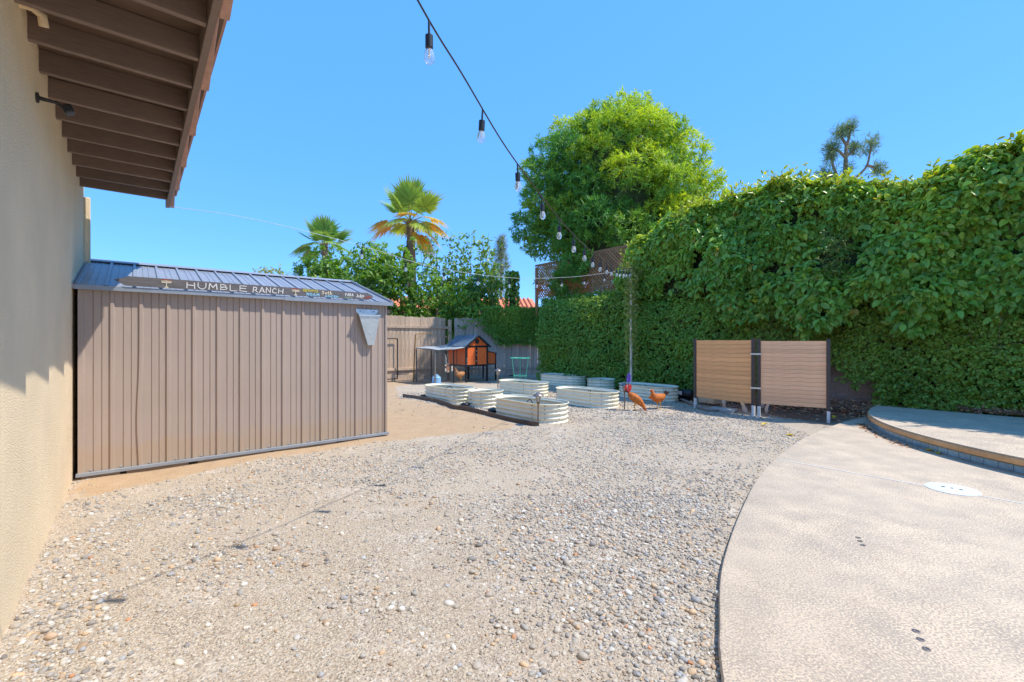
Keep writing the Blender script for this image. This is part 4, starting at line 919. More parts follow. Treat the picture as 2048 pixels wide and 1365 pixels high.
# pine with pollarded limbs above the hedge and a thin conifer
def needle_tufts(parent, cs, r, k, col, L=0.5):
    B = np.repeat(np.array(cs), k, 0) + rng.normal(0, r * 0.35, (len(cs) * k, 3)); O = rng.normal(0, 1, B.shape) + np.array([0, 0, .35])
    return foliage('needles', M['needle'], parent, B, O, 0.22, 9, L, 0.03, lerpc(col[0], col[1], rng.random(len(B))), droop=0.1, spread=0.6)
pine = thing('pine_tree', 'sparse lopped pine standing alone above the hedge top', 'tree', (25.6, 35, 0))
MB().tube([(0, 0, 0), (0.1, 0, 8), (0, 0, 13), (0.1, 0, 16.6)], [0.45, 0.34, 0.22, 0.10], 10).build('trunk', M['bark'], pine, smooth=True)
tips = []
for path in ([(0.0, 0, 13.0), (0.9, 0, 14.0), (1.7, 0, 14.9), (2.0, 0, 16.3), (2.3, .2, 16.9)], [(1.7, 0, 14.9), (2.3, 0, 14.75), (2.7, 0, 14.5)], [(0, 0, 13.5), (-0.9, 0, 14.1), (-1.5, .2, 14.3)], [(-0.7, 0, 13.9), (-1.2, 0, 13.6), (-1.6, 0, 13.2)], [(-0.6, 0, 14.0), (-1.0, 0, 15.2), (-1.0, 0, 15.9)],
             [(0.05, 0, 15.5), (-0.6, 0, 16.1), (-1.1, .1, 16.3)], [(0.1, 0, 16.3), (0.35, 0, 17.2), (0.3, 0, 18.0)], [(0.1, 0, 16.5), (-0.35, 0, 17.2), (-0.3, 0, 17.6)], [(0.1, 0, 15.6), (0.6, 0, 16.0), (0.8, 0, 16.3)], [(-.1, 0, 12.5), (-.9, 0, 12.9), (-.8, 0, 13.4)]):
    pp = crom(path, 5); MB().tube(pp, [0.12 - 0.08 * k / (len(pp) - 1) for k in range(len(pp))], 7).build('limb', M['bark'], pine, smooth=True)
    tips += [tuple(pp[-1]), tuple(pp[len(pp) * 2 // 3]), tuple(pp[len(pp) * 4 // 5])]
tips += [(0, -.2, 14.6), (0.3, -.2, 13.3)]
needle_tufts(pine, tips, 0.62, 30, ((0.14, 0.22, 0.11), (0.28, 0.36, 0.18)), 0.36)
con = thing('conifer', 'thin grey-green conifer far behind, left of the lattice', 'tree', (-1.0, 42, 0))
MB().tube([(0, 0, 0), (0, 0, 10.7)], [0.2, 0.03], 8).build('trunk', M['bark'], con)
cs = [(math.cos(a) * (11 - z) * .19, math.sin(a) * (11 - z) * .19, z) for z in np.linspace(4.2, 10.8, 30) for a in (random.random() * 6.28, random.random() * 6.28)]
needle_tufts(con, cs, 0.3, 9, ((0.16, 0.20, 0.10), (0.30, 0.32, 0.17)), 0.45)

# neighbour's house behind the fence
nb = thing('neighbour_house', 'house with terracotta tile roof glimpsed through shrubs past the fence', 'house', (-3.2, 27.0, 0), 0.12)
MB().bx((-5.5, 0.8, 0), (4.6, 8, 2.85)).build('wall', M['nwall'], nb)
rf = MB().add([(-6, 0, 2.75), (5.2, 0, 2.75), (5.2, 4.4, 4.35), (-6, 4.4, 4.35), (-6, 8.8, 2.75), (5.2, 8.8, 2.75)], [(0, 1, 2, 3), (3, 2, 5, 4), (0, 3, 4), (1, 5, 2)]).build('roof', M['rooftile_n'], nb)
tr_ = MB()
for c_ in range(37):
    x = -5.9 + c_ * 0.3
    tr_.tube([(x, -0.05, 2.79), (x, 4.4, 4.39)], 0.085, 6)
o = tr_.build('barrel_tiles', M['rooftile_n'], rf); o['kind'] = 'stuff'
MB().bx((-6, -0.08, 2.58), (5.25, -0.04, 2.76)).build('fascia', M['white'], nb)
MB().bx((5.22, -0.1, 2.6), (5.27, 8.8, 2.78)).build('fascia', M['white'], nb)

# ------------------------------------------------------------------ slatted privacy screens and pool equipment
def screen(label, A, Bp, nb_, mat, zlo, zhi):
    A = Vector(A); Bp = Vector(Bp); d = Bp - A; L = d.length; rz = math.atan2(d.y, d.x)
    o = thing('privacy_screen', label, 'screen', A, rz, 'slatted screens round the pool pump')
    bh = (zhi - zlo) / nb_; first = None
    for k in range(nb_):
        if first is None: b_ = first = MB().bx((0.03, -0.011, 0.0012), (L - 0.03, 0.011, bh - 0.0012)).build('board', mat, o, bevel=0.0012)
        else: b_ = copy_part(first, o)
        b_.location = (0, random.uniform(-.002, .002), zlo + k * bh)
    for x in (0, L):
        p_ = MB().bx((x - 0.028, -0.03, 0.2), (x + 0.028, 0.03, zhi + 0.035)).build('post', M['darkpost'], o, bevel=0.004)
        MB().bx((x - 0.024, -0.026, -0.05), (x + 0.024, 0.026, 0.199)).build('sleeve', M['pvc'], p_, bevel=0.003)
    return o
A1, B1, B2, C1 = gp(1391, 815), gp(1507, 832.5), gp(1518, 834), gp(1657, 846)
s1 = screen('warm tan slatted screen on dark posts, the left of the pair', A1, B1, 14, M['cedar'], 0.225, 1.415)
s2 = screen('pinkish slatted screen on dark posts nearest the pool deck', B2, C1, 16, M['cedar2'], 0.245, 1.40)
dd = (B2 - B1); 
for zz in (0.53, 1.16): MB().box((0, 0, 0), (dd.length + 0.07, 0.02, 0.03)).build('hinge', M['galv'], s2).matrix_local = Matrix.Translation((-dd.length / 2, -0.035, zz))
pb = thing('pool_pump', 'tan pool pump housing showing under the left screen', 'pump', gp(1411, 812) + Vector((0.25, 0.35, 0)), s1.rotation_euler.z)
MB().bx((-0.22, -0.12, 0), (0.18, 0.2, 0.30)).build('housing', M['pump'], pb, bevel=0.02)
MB().lathe([(0.12, 0.0), (0.13, 0.05), (0.13, 0.42), (0.09, 0.5), (0, 0.52)], 20, (0.0, 0.05, 0.3)).build('filter_pot', M['pump'], pb, smooth=True)
for i, (lab, pts, r_) in enumerate((('straight white pipe under the left screen', [(1449, 817, 0), (1447, 800, 0)], .035), ('kinked white pipe beside the middle posts', [(1494, 829, 0), (1488, 815, 0), (1484, 805, 0)], .035), ('short white pipe just right of the middle posts', [(1525, 818, 0), (1525, 806, 0)], .030), ('white elbow pipe under the right screen', [(1533, 828, 0), (1533, 817, 0), (1537, 808, 0)], .028))):
    b0 = gp(pts[0][0], pts[0][1]) + Vector((0.03, 0.2, 0)); Yb = b0.y
    pp = [px(p[0], p[1], Yb) - b0 for p in pts]; pp[0].z = -0.05; pp.append(pp[-1] + Vector((0.0, 0.05, 0.35)))
    o = thing('pool_pipe', lab, 'pipe', b0, 0, 'pool plumbing'); MB().tube(pp, r_, 12).build('pipe', M['pvc'], o, smooth=True)
    MB().tube([pp[0].lerp(pp[1], .55), pp[0].lerp(pp[1], .9)], r_ * 1.22, 12).build('coupling', M['pvc'], o, smooth=True)
mo = thing('pump_motor', 'black pump motor with pale label beside the left screen post', 'pump', gp(1374, 806) + Vector((0.1, 0.45, 0)), s1.rotation_euler.z)
MB().tube([(-0.22, 0, 0.16), (-0.18, 0, 0.16), (0.2, 0, 0.16), (0.24, 0, 0.16)], [0.07, 0.1, 0.1, 0.07], 18).build('motor_body', M['black'], mo, smooth=True)
MB().bx((-0.1, -0.104, 0.13), (0.02, -0.098, 0.22)).build('rating_label', M['white'], mo)
MB().bx((-0.16, -0.09, 0), (0.18, 0.09, 0.055)).build('foot', M['black'], mo)
hs = thing('garden_hose', 'grey hose curving along the ground under the left screen', 'hose', gp(1372, 806)); h_ = [gp(x, y, 0.03) - gp(1372, 806) for x, y in ((1366, 801), (1385, 808), (1405, 818), (1425, 823), (1450, 822), (1478, 816))]
h_ = [Vector((p.x, p.y + 0.12, 0.04)) for p in h_]
MB().tube(crom(h_, 6), 0.022, 8).build('hose', M['hose'], hs, smooth=True)
MB().bx((-0.25, -0.12, 0), (0.22, 0.12, 0.07)).build('paving_block', M['concrete'], None, bevel=0.015)
o = bpy.data.objects['paving_block']; o.location = gp(1456, 826) + Vector((0, 0.15, 0)); o.rotation_euler = (0, 0, -0.8); tag(o, 'flat concrete block lying under the left screen', 'block')

# ------------------------------------------------------------------ raised beds
BH = 0.32
def stadium(r, Lh, n=14):
    p = [(r * math.cos(a), Lh + r * math.sin(a)) for a in [math.pi * k / n for k in range(n + 1)]]
    return p + [(-x, -y) for x, y in p]
def raised_bed(label, c1, c2, r, drip=True):
    c1 = Vector((*c1, 0)); c2 = Vector((*c2, 0)); mid = (c1 + c2) / 2; d = c2 - c1; Lh = d.length / 2; rz = math.atan2(d.y, d.x) - math.pi / 2 if Lh > 0.01 else TH
    o = thing('raised_bed', label, 'raised bed', mid, rz, 'cream metal raised beds')
    nzs = 29
    def wall(off):
        rows = []
        for k in range(nzs):
            z = BH * k / (nzs - 1); w_ = 0.014 * math.cos(2 * math.pi * 4 * (z / BH)) - 0.014 if z < BH * .97 else 0.0
            rows.append([(x, y, z) for x, y in stadium(r + w_ + off, Lh)])
        return rows
    mb = MB(); rows = wall(0); n_ = len(rows[0]); inner = wall(-0.004)
    vs = [p for rw in rows for p in rw] + [p for rw in inner for p in rw]; m_ = len(rows) * n_
    fs = [(k * n_ + j_, k * n_ + (j_ + 1) % n_, (k + 1) * n_ + (j_ + 1) % n_, (k + 1) * n_ + j_) for k in range(nzs - 1) for j_ in range(n_)]
    fs += [(a + m_, d_ + m_, c_ + m_, b_ + m_) for a, b_, c_, d_ in fs]
    mb.add(vs, fs).build('sheet_wall', M['bed'], o, smooth='all')
    ring = [Vector((x, y, BH)) for x, y in stadium(r, Lh)]; ring.append(ring[0])
    MB().tube(ring, 0.009, 8, caps=False).build('rim', M['bed'], o, smooth='all')
    sp_ = stadium(r - 0.031, Lh)
    MB().add([(x, y, 0.10 + 0.01 * math.sin(7 * x + 5 * y)) for x, y in sp_] + [(0, 0, 0.12)], [(i, (i + 1) % len(sp_), len(sp_)) for i in range(len(sp_))]).build('soil', M['soil'], o)
    bl = MB(); st2 = stadium(r + 0.002, Lh)
    for i in range(0, len(st2), 3):
        for zz in (0.08, 0.16, 0.24, 0.295): bl.box((st2[i][0], st2[i][1], zz), (0.014, 0.014, 0.012))
    b_ = bl.build('bolts', M['black'], o); b_['kind'] = 'stuff'
    if drip:
        a = random.uniform(-.3, .3); MB().tube(crom([(-r * .7, -Lh * .5 + a, .12), (-r * .3, a, .27), (r * .2, a + .1, .30), (r * .65, Lh * .4 + a, .14)], 8), 0.009, 6).build('drip_line', M['black'], o)
    return o
raised_bed('oval cream raised bed nearest the camera, behind a solar lamp', (0.63, 8.05), (0.05, 8.75), 0.37)
raised_bed('small round cream raised bed tucked behind the nearest oval bed', (-0.575, 9.95), (-0.58, 9.953), 0.385)
raised_bed('leftmost oval cream raised bed, in front of the chicken run', (-1.23, 10.57), (-1.77, 11.22), 0.37)
raised_bed('oval cream raised bed with the green wire cage in it', (0.58, 11.85), (0.01, 12.54), 0.37)
raised_bed('oval cream raised bed with a black drip hose arching inside', (1.93, 9.8), (1.38, 10.47), 0.37)
raised_bed('rightmost oval cream raised bed, behind the two hens', (3.60, 10.9), (3.09, 11.55), 0.37)
raised_bed('small round raised bed in front of the ivy, mostly in shade', (2.53, 12.95), (2.528, 12.953), 0.395)
raised_bed('farthest oval raised bed, against the ivy in shade', (1.94, 14.2), (1.30, 14.95), 0.37)
# tomato cage
tc = thing('tomato_cage', 'turquoise wire plant cage standing in a raised bed', 'plant cage', (0.22, 12.35, 0.1))
rg = [Vector((math.cos(a) * .265, math.sin(a) * .265, 0.84)) for a in [2 * math.pi * k / 28 for k in range(29)]]
MB().tube(rg, 0.009, 6).build('ring', M['green_wire'], tc, smooth=True)
rg2 = [Vector((math.cos(a) * .18, math.sin(a) * .18, 0.36)) for a in [2 * math.pi * k / 28 for k in range(29)]]
MB().tube(rg2, 0.006, 6).build('ring', M['green_wire'], tc, smooth=True)
for k in range(3):
    a = 2 * math.pi * k / 3 + 0.5; MB().tube([(math.cos(a) * .265, math.sin(a) * .265, .84), (math.cos(a) * .12, math.sin(a) * .12, 0)], 0.006, 6).build('leg', M['green_wire'], tc)
# landscape edging
eg = [gp(x, y) for x, y in ((806, 795), (835, 799), (870, 805), (893, 812), (908, 818), (936, 822), (978, 833), (1019, 844), (1061, 852), (1078, 853))]
eo = thing('lawn_edging', 'dark wavy plastic edging strip between bare earth and the beds', 'edging', eg[0]); pe = crom([p - eg[0] for p in eg], 6); e_ = MB()
for a, b in zip(pe, pe[1:]): e_.bar(a + Vector((0, 0, .03)), b + Vector((0, 0, .03)), 0.012, 0.085)
e_.tube([p + Vector((0, 0, .072)) for p in pe], 0.014, 6).build('strip', M['edging'], eo)
for lab, x, y in (('crumpled black liner scrap poking from the leftmost raised bed', 848, 797), ('crumpled black liner scrap beside the small round front bed', 931, 814), ('crumpled black liner scrap left of the nearest raised bed', 986, 826)):
    p = gp(x, y); mb = MB(); rows = []
    for k in range(5): rows.append([(math.cos(2 * math.pi * j_ / 9) * .11 * math.sin(math.pi * (k + .6) / 5.6) * random.uniform(.8, 1.2), math.sin(2 * math.pi * j_ / 9) * .08 * math.sin(math.pi * (k + .6) / 5.6) * random.uniform(.7, 1.3), k * .022 + random.uniform(-.008, .008)) for j_ in range(9)])
    o = mb.loft(rows).build('liner_scrap', M['black']); o.location = p; tag(o, lab, 'liner', 'scraps of black bed liner')

# ------------------------------------------------------------------ solar path lamps, garden ornament
def solar_lamp(label, p, h, tilt=0.0):
    o = thing('solar_lamp', label, 'lamp', p, 0, 'solar path lamps'); o.rotation_euler = (0, tilt, 0)
    MB().lathe([(0.012, -0.08), (0.012, h - 0.21), (0.02, h - 0.20), (0.02, h - 0.185)], 12).build('stake', M['lamp_metal'], o, smooth=True)
    MB().lathe([(0.018, h - 0.19), (0.03, h - 0.175), (0.022, h - 0.16)], 14).build('collar', M['lamp_brass'], o, smooth=True)
    MB().lathe([(0.022, h - 0.165), (0.038, h - 0.13), (0.046, h - 0.06)], 16).build('lens', M['lens'], o, smooth=True)
    MB().lathe([(0.093, h - 0.062), (0.088, h - 0.048), (0.06, h - 0.03), (0.03, h - 0.008), (0.0, h)], 24).build('cap', M['lamp_metal'], o, smooth=True)
    for k in range(4):
        a = k * math.pi / 2 + .4; MB().tube([(math.cos(a) * .024, math.sin(a) * .024, h - .165), (math.cos(a) * .043, math.sin(a) * .043, h - .12), (math.cos(a) * .05, math.sin(a) * .05, h - .055)], .003, 5).build('rib', M['lamp_metal'], o)
    return o
solar_lamp('solar path lamp at the front corner of the nearest raised bed', gp(1076, 851), 0.55, 0.01)
solar_lamp('taller solar path lamp in front of the chicken coop', Vector((-0.35, 11.3, 0)), 0.72)
solar_lamp('solar path lamp next to the red and purple garden ornament', gp(1249, 820), 0.55)
gs = thing('garden_ornament', 'red and purple fabric garden stake beside the rightmost solar lamp', 'ornament', gp(1256, 821))
MB().tube([(0, 0, -.05), (0, 0, .46), (.02, 0, .72)], .004, 6).build('rod', M['blackmetal'], gs)
for k in range(7):
    a = 2 * math.pi * k / 7; o = MB().add([(0, 0, .34), (math.cos(a) * .07, math.sin(a) * .07, .42), (math.cos(a + .35) * .08, math.sin(a + .35) * .08, .50), (math.cos(a + .2) * .03, math.sin(a + .2) * .03, .54)], [(0, 1, 2, 3)]).build('red_petal', M['redfab'], gs)
for k in range(5):
    a = 2 * math.pi * k / 5; MB().add([(.01, 0, .54), (.01 + math.cos(a) * .045, math.sin(a) * .045, .60), (.02 + math.cos(a + .5) * .04, math.sin(a + .5) * .04, .70), (.02, 0, .77)], [(0, 1, 2, 3)]).build('purple_petal', M['purple'], gs)

# ------------------------------------------------------------------ chicken coop with run
CP = Vector((-1.54, 15.35, 0))
coop = thing('chicken_coop', 'orange wooden chicken coop with dark trim and grey gable roof', 'coop', CP, TH)
cw, cdp, z0c, z1c, zp = 0.86, 1.15, 0.56, 1.24, 1.58
bk = M['blackmetal']
for x in (0, cw):
    for y in (0, cdp): MB().bx((x - .03, y - .03, 0), (x + .03, y + .03, z1c)).build('leg', bk, coop, bevel=.004)
for zz in (z0c, z1c - .03):
    MB().bx((.03, -.025, zz - .03), (cw - .03, .025, zz + .03)).build('beam', bk, coop); MB().bx((.03, cdp - .025, zz - .03), (cw - .03, cdp + .025, zz + .03)).build('beam', bk, coop)
    MB().bx((-.025, .03, zz - .03), (.025, cdp - .03, zz + .03)).build('beam', bk, coop); MB().bx((cw - .025, .03, zz - .03), (cw + .025, cdp - .03, zz + .03)).build('beam', bk, coop)
for x0, x1 in ((.035, .36), (.44, cw - .035)):
    d_ = MB().bx((x0, -.022, z0c + .034), (x1, .0, z1c - .064)).build('door', M['orange'], coop, bevel=.004)
MB().bx((.365, -.026, z0c + .03), (.435, .0, z1c - .06)).build('mullion', bk, coop)
for zz in (.72, .92, 1.06): MB().box((.40, -.032, zz), (.03, .012, .04)).build('latch', M['galv'], coop)
for zz in (.72, .80, .62, 1.2): MB().box((.0, -.034, zz), (.035, .01, .03)).build('hinge', M['galv'], coop)
MB().bx((-.018, .035, z0c + .034), (.0, cdp * .5 - .03, z1c - .064)).build('side_panel', M['orange'], coop); MB().bx((-.018, cdp * .5 + .03, z0c + .034), (.0, cdp - .03, z1c - .064)).build('side_panel', M['orange'], coop)
MB().bx((cw, .035, z0c + .034), (cw + .016, cdp - .035, z1c - .064)).build('side_panel', M['orange'], coop)
MB().bx((.035, cdp, z0c + .034), (cw - .035, cdp + .016, z1c - .064)).build('back_panel', M['orange'], coop)
MB().bx((.03, .03, z0c - .02), (cw - .03, cdp - .03, z0c)).build('floor_board', bk, coop)
for y in (-.012, cdp - .01): MB().add([(.0, y, z1c), (cw, y, z1c), (cw / 2, y, zp - .02), (.0, y + .02, z1c), (cw, y + .02, z1c), (cw / 2, y + .02, zp - .02)], [(0, 1, 2), (5, 4, 3), (0, 3, 4, 1), (1, 4, 5, 2), (2, 5, 3, 0)]).build('gable_board', M['orange'], coop)
vt_ = MB().lathe([(.085, 0), (.085, .015), (.06, .02)], 24).build('round_vent', bk, coop, smooth=True); vt_.location = (cw / 2, -.012, z1c + .15); vt_.rotation_euler = (R(90), 0, 0)
vg = MB().lathe([(.012, .0), (.012, .012)], 10).build('vent_hub', M['galv'], vt_); vg.location = (0, 0, .018)
for sg, nme in ((-1, 'roof_slope'), (1, 'roof_slope')):
    xe = cw / 2 + sg * (cw / 2 + .10); ze = z1c - .05
    MB().add([(cw / 2, -.10, zp), (xe, -.10, ze), (xe, cdp + .1, ze), (cw / 2, cdp + .1, zp), (cw / 2, -.10, zp + .022), (xe, -.10, ze + .022), (xe, cdp + .1, ze + .022), (cw / 2, cdp + .1, zp + .022)],
             [(0, 1, 2, 3), (7, 6, 5, 4), (0, 4, 5, 1), (1, 5, 6, 2), (2, 6, 7, 3), (3, 7, 4, 0)]).build(nme, M['cooproof'], coop)
    MB().bar((cw / 2, -.107, zp + .0), (xe, -.107, ze + .0), .012, .055).build('barge_board', bk, coop)
# nest box
MB().add([(cw + .02, .10, .60), (cw + .46, .10, .60), (cw + .46, .10, .95), (cw + .02, .10, 1.04), (cw + .02, .85, .60), (cw + .46, .85, .60), (cw + .46, .85, .95), (cw + .02, .85, 1.04)], [(0, 1, 2, 3), (7, 6, 5, 4), (0, 4, 5, 1), (1, 5, 6, 2), (3, 2, 6, 7)]).build('nest_box', M['orange'], coop)
MB().bar((cw + .01, .475, 1.062), (cw + .50, .475, .962), .83, .02).build('nest_lid', bk, coop)
for y in (.10, .85): MB().bx((cw + .44, y - .02, 0), (cw + .48, y + .02, .98)).build('leg', bk, coop)
MB().bx((cw + .02, .085, .565), (cw + .47, .115, .6)).build('beam', bk, coop)
# run
run = thing('chicken_run', 'wire run with sagging grey cover attached left of the coop', 'run', CP, TH)
rw, rd_ = 1.2, 1.26
for x, y in ((-rw, 0), (-rw, rd_), (-rw * .42, 0), (-.62, rd_)):
    MB().bx((x - .018, y - .018, 0), (x + .018, y + .018, 1.12)).build('post', M['wire'] if x < -.9 else bk, run)
for a, b in (((-rw, 0, 1.10), (-.03, 0, 1.16)), ((-rw, rd_, 1.15), (-.03, rd_, 1.2)), ((-rw, 0, 1.10), (-rw, rd_, 1.15)), ((-rw, 0, .03), (-.03, 0, .03)), ((-rw, 0, .03), (-rw, rd_, .03))): MB().bar(a, b, .022, .022).build('rail', M['wire'], run)
def grid(a, b, h0, h1, name):
    a = Vector(a); b = Vector(b); g_ = MB(); L = (b - a).length; d = (b - a) / L; k = 0
    while k * .05 < L: p = a + d * k * .05; g_.bar(p + Vector((0, 0, h0)), p + Vector((0, 0, h1)), .0028); k += 1
    k = 0
    while h0 + k * .05 < h1: g_.bar(a + Vector((0, 0, h0 + k * .05)), b + Vector((0, 0, h0 + k * .05)), .0028); k += 1
    o = g_.build(name, M['wire'], run); o['kind'] = 'stuff'
grid((-rw, 0, 0), (-.03, 0, 0), .03, 1.1, 'wire_mesh'); grid((-rw, 0, 0), (-rw, rd_, 0), .03, 1.1, 'wire_mesh')
cv = MB(); nxk, nyk = 10, 8; vs = []
for j_ in range(nyk + 1):
    for i in range(nxk + 1):
        fx, fy = i / nxk, j_ / nyk; vs.append((-rw - .05 + fx * (rw + .10), -.06 + fy * (rd_ + .1), 1.13 + .08 * fx + .05 * fy - .09 * math.sin(math.pi * fx) * math.sin(math.pi * fy) + .012 * math.sin(9 * fx + 5 * fy) - (.03 if j_ == 0 and 0 < i < nxk else 0)))
cv.add(vs, [(j_ * (nxk + 1) + i, j_ * (nxk + 1) + i + 1, (j_ + 1) * (nxk + 1) + i + 1, (j_ + 1) * (nxk + 1) + i) for j_ in range(nyk) for i in range(nxk)])
o = cv.build('cover', M['tarp'], run, smooth='all'); md = o.modifiers.new('s', 'SOLIDIFY'); md.thickness = .006
wt = thing('poultry_waterer', 'pale blue poultry waterer standing at the front of the run', 'waterer', px(873, 764, 14.75) * 1.0)
wt.location.z = 0
MB().lathe([(.17, 0), (.17, .03), (.145, .035), (.145, .22), (.13, .235), (.05, .31), (.02, .325), (0, .325)], 24).build('tank', M['blue'], wt, smooth=True)
MB().lathe([(.172, .0), (.185, .02), (.185, .05), (.176, .05), (.172, .03)], 24, cap=False).build('trough', M['blue'], wt, smooth=True)
sf = thing('seed_feeder', 'small orange cage feeder hanging on a cord inside the run', 'feeder', uv(*((Matrix.Rotation(-TH, 3, 'Z') @ (CP)).to_2d()), 0) + Vector((-.60, -.20, 0)) + Vector((0, 0, .36)))
MB().lathe([(.045, 0), (.05, .01), (.05, .03)], 14).build('tray', M['pcre'], sf, smooth=True)
MB().lathe([(.036, .03), (.036, .26)], 14).build('seed_core', M['orange'], sf, smooth=True)
for k in range(8):
    a = k * math.pi / 4; MB().tube([(math.cos(a) * .046, math.sin(a) * .046, .01), (math.cos(a) * .046, math.sin(a) * .046, .29)], .004, 5).build('wire', M['pcre'], sf)
MB().lathe([(.05, .285), (.05, .30), (0, .305)], 14).build('lid', M['pcre'], sf, smooth=True)
for sg in (-1, 1): MB().tube([(sg * .045, 0, .30), (0, 0, .62)], .004, 5).build('cord', M['pcre'], sf)
MB().tube([(0, 0, .62), (0, 0, .74)], .004, 5).build('cord', M['pcre'], sf)
# bracket and frame near the fence
br = thing('hanging_bracket', 'rusty pole with side arm standing behind the run', 'bracket', px(827, 760, 15.6)); br.location.z = 0
MB().tube([(0, 0, 0), (.03, 0, .9), (.07, 0, 1.62)], .022, 8).build('upright', M['lamp_brass'], br)
MB().tube([(.07, 0, 1.62), (.2, .1, 1.66), (.58, .4, 1.67)], .013, 8).build('arm', M['lamp_brass'], br); MB().tube([(.06, 0, 1.42), (.3, .18, 1.63)], .009, 6).build('brace', M['lamp_brass'], br)
fp = thing('wire_frame', 'thin black rectangular frame leaning on the fence by the shed', 'frame', FA + Vector((UX, UY, 0)) * 5.62 + Vector((UY, -UX, 0)) * 0.10, TH)
for a, b in (((0, 0, .1), (0, .0, 1.48)), ((.85, 0, .1), (.85, .0, 1.48)), ((0, 0, 1.48), (.85, 0, 1.48)), ((0, 0, .1), (.85, 0, .1))): MB().bar(a, b, .03, .03).build('frame_bar', bk, fp)

# ------------------------------------------------------------------ hens
def hen(label, loc, rz, mat, spine, head, neck_path, tail_dir, leg_x, zfoot=0.0, tailmat='hen_dark', roll=0):
    """spine: list of (pos, half width, half height) from rump to head tip in local x-forward coordinates"""
    o = thing('hen', label, 'hen', loc, rz, 'hens'); rings = []
    P = [Vector(s_[0]) for s_ in spine]
    for i, (p, w_, h_) in enumerate(spine):
        t_ = (P[min(i + 1, len(P) - 1)] - P[max(i - 1, 0)]).normalized(); side = Vector((0, 1, 0)); up_ = t_.cross(side) * -1
        rings.append([Vector(p) + side * math.cos(2 * math.pi * j_ / 14) * w_ + up_ * math.sin(2 * math.pi * j_ / 14) * h_ for j_ in range(14)])
    MB().loft(rings).build('body', M[mat], o, smooth='all', sub=1)
    hp_, hd_ = Vector(head[0]), Vector(head[1]).normalized(); sd_ = Vector((0, 1, 0)); up_ = hd_.cross(sd_) * -1
    MB().add([hp_ + sd_ * .011, hp_ - sd_ * .011, hp_ + up_ * .012, hp_ + hd_ * .035 - up_ * .006, hp_ - up_ * .010], [(0, 2, 3), (2, 1, 3), (1, 4, 3), (4, 0, 3)]).build('beak', M['leg'], o)
    cm = MB(); pl_ = [(-.045, .012), (.012, .010), (.010, .034), (-.002, .026), (-.010, .044), (-.020, .030), (-.032, .042), (-.038, .024)]
    cm.add([hp_ + hd_ * a + up_ * b + sd_ * .003 for a, b in pl_] + [hp_ + hd_ * a + up_ * b - sd_ * .003 for a, b in pl_], [tuple(range(8)), tuple(range(15, 7, -1))] + [(i, (i + 1) % 8, 8 + (i + 1) % 8, 8 + i) for i in range(8)]); cm.build('comb', M['comb'], o)
    for sg in (-1, 1):
        wq = MB().lathe([(.002, 0), (.010, -.012), (.008, -.026), (.001, -.032)], 8).build('wattle', M['comb'], o, smooth=True); wq.location = hp_ + sd_ * .010 * sg - up_ * .008
        e_ = MB().lathe([(.001, -.005), (.005, 0), (.001, .005)], 8).build('eye', M['black'], o, smooth=True); e_.location = hp_ - hd_ * .012 + up_ * .006 + sd_ * .0175 * sg
    td = Vector(tail_dir).normalized(); tb = P[1]
    for k in range(7):
        a = (k - 3) * .17; dd_ = (td + Vector((0, a * .9, -abs(a) * .25))).normalized(); nn = dd_.cross(Vector((0, 1, 0.3 * a))).normalized(); ss_ = dd_.cross(nn)
        L = random.uniform(.13, .18); b0 = tb + Vector((0, a * .05, 0))
        MB().add([b0 + ss_ * .010, b0 - ss_ * .010, b0 + dd_ * L * .6 - ss_ * .022 + nn * .006, b0 + dd_ * L + nn * -.015, b0 + dd_ * L * .6 + ss_ * .022 + nn * .006], [(0, 1, 2, 3, 4)]).build('tail_feather', M[tailmat], o)
    for sg in (-1, 1):   # folded wings
        c = P[len(P) // 3 + 1]; rows = []
        for k in range(7):
            t_ = k / 6; x = -.12 + .22 * t_; hh_ = .055 * math.sin(math.pi * min(1, .12 + t_ * .85)) + .006; th = .014 * math.sin(math.pi * min(1, .1 + .85 * t_)) + .003
            ax_ = (P[len(P) // 2] - P[1]).normalized(); cc = c + ax_ * x + Vector((0, sg * (spine[len(P) // 3 + 1][1] + .002), 0.01)); up3 = ax_.cross(Vector((0, 1, 0))) * -1
            rows.append([cc + up3 * math.sin(2 * math.pi * j_ / 8) * hh_ + Vector((0, sg, 0)) * math.cos(2 * math.pi * j_ / 8) * th for j_ in range(8)])
        MB().loft(rows).build('wing', M[mat], o, smooth='all')
        lx_, lz = leg_x; kx = Vector((lx_, sg * .045, lz)); an_ = Vector((lx_ - .025, sg * .045, .085)); ft = Vector((lx_ + .0, sg * .045, .008))
        lg = MB().tube([kx, kx.lerp(an_, .5) + Vector((.008, 0, 0)), an_, ft], [.026, .016, .007, .006], 8).build('leg', M['leg'], o, smooth=True)
        ty = MB()
        for ta in (-.5, 0, .5, 3.14): ty.tube([ft, ft + Vector((math.cos(ta), math.sin(ta), 0)) * (.05 if ta < 3 else .025) + Vector((0, 0, -.004))], [.005, .003], 6)
        ty.build('toes', M['leg'], lg)
    return o
stand = [((-.165, 0, .275), .02, .025), ((-.13, 0, .262), .055, .055), ((-.07, 0, .235), .088, .085), ((0, 0, .215), .10, .10), ((.07, 0, .225), .092, .098), ((.12, 0, .26), .068, .075), ((.145, 0, .31), .045, .05), ((.150, 0, .355), .032, .034), ((.158, 0, .385), .026, .026), ((.178, 0, .397), .020, .021), ((.196, 0, .395), .010, .011)]
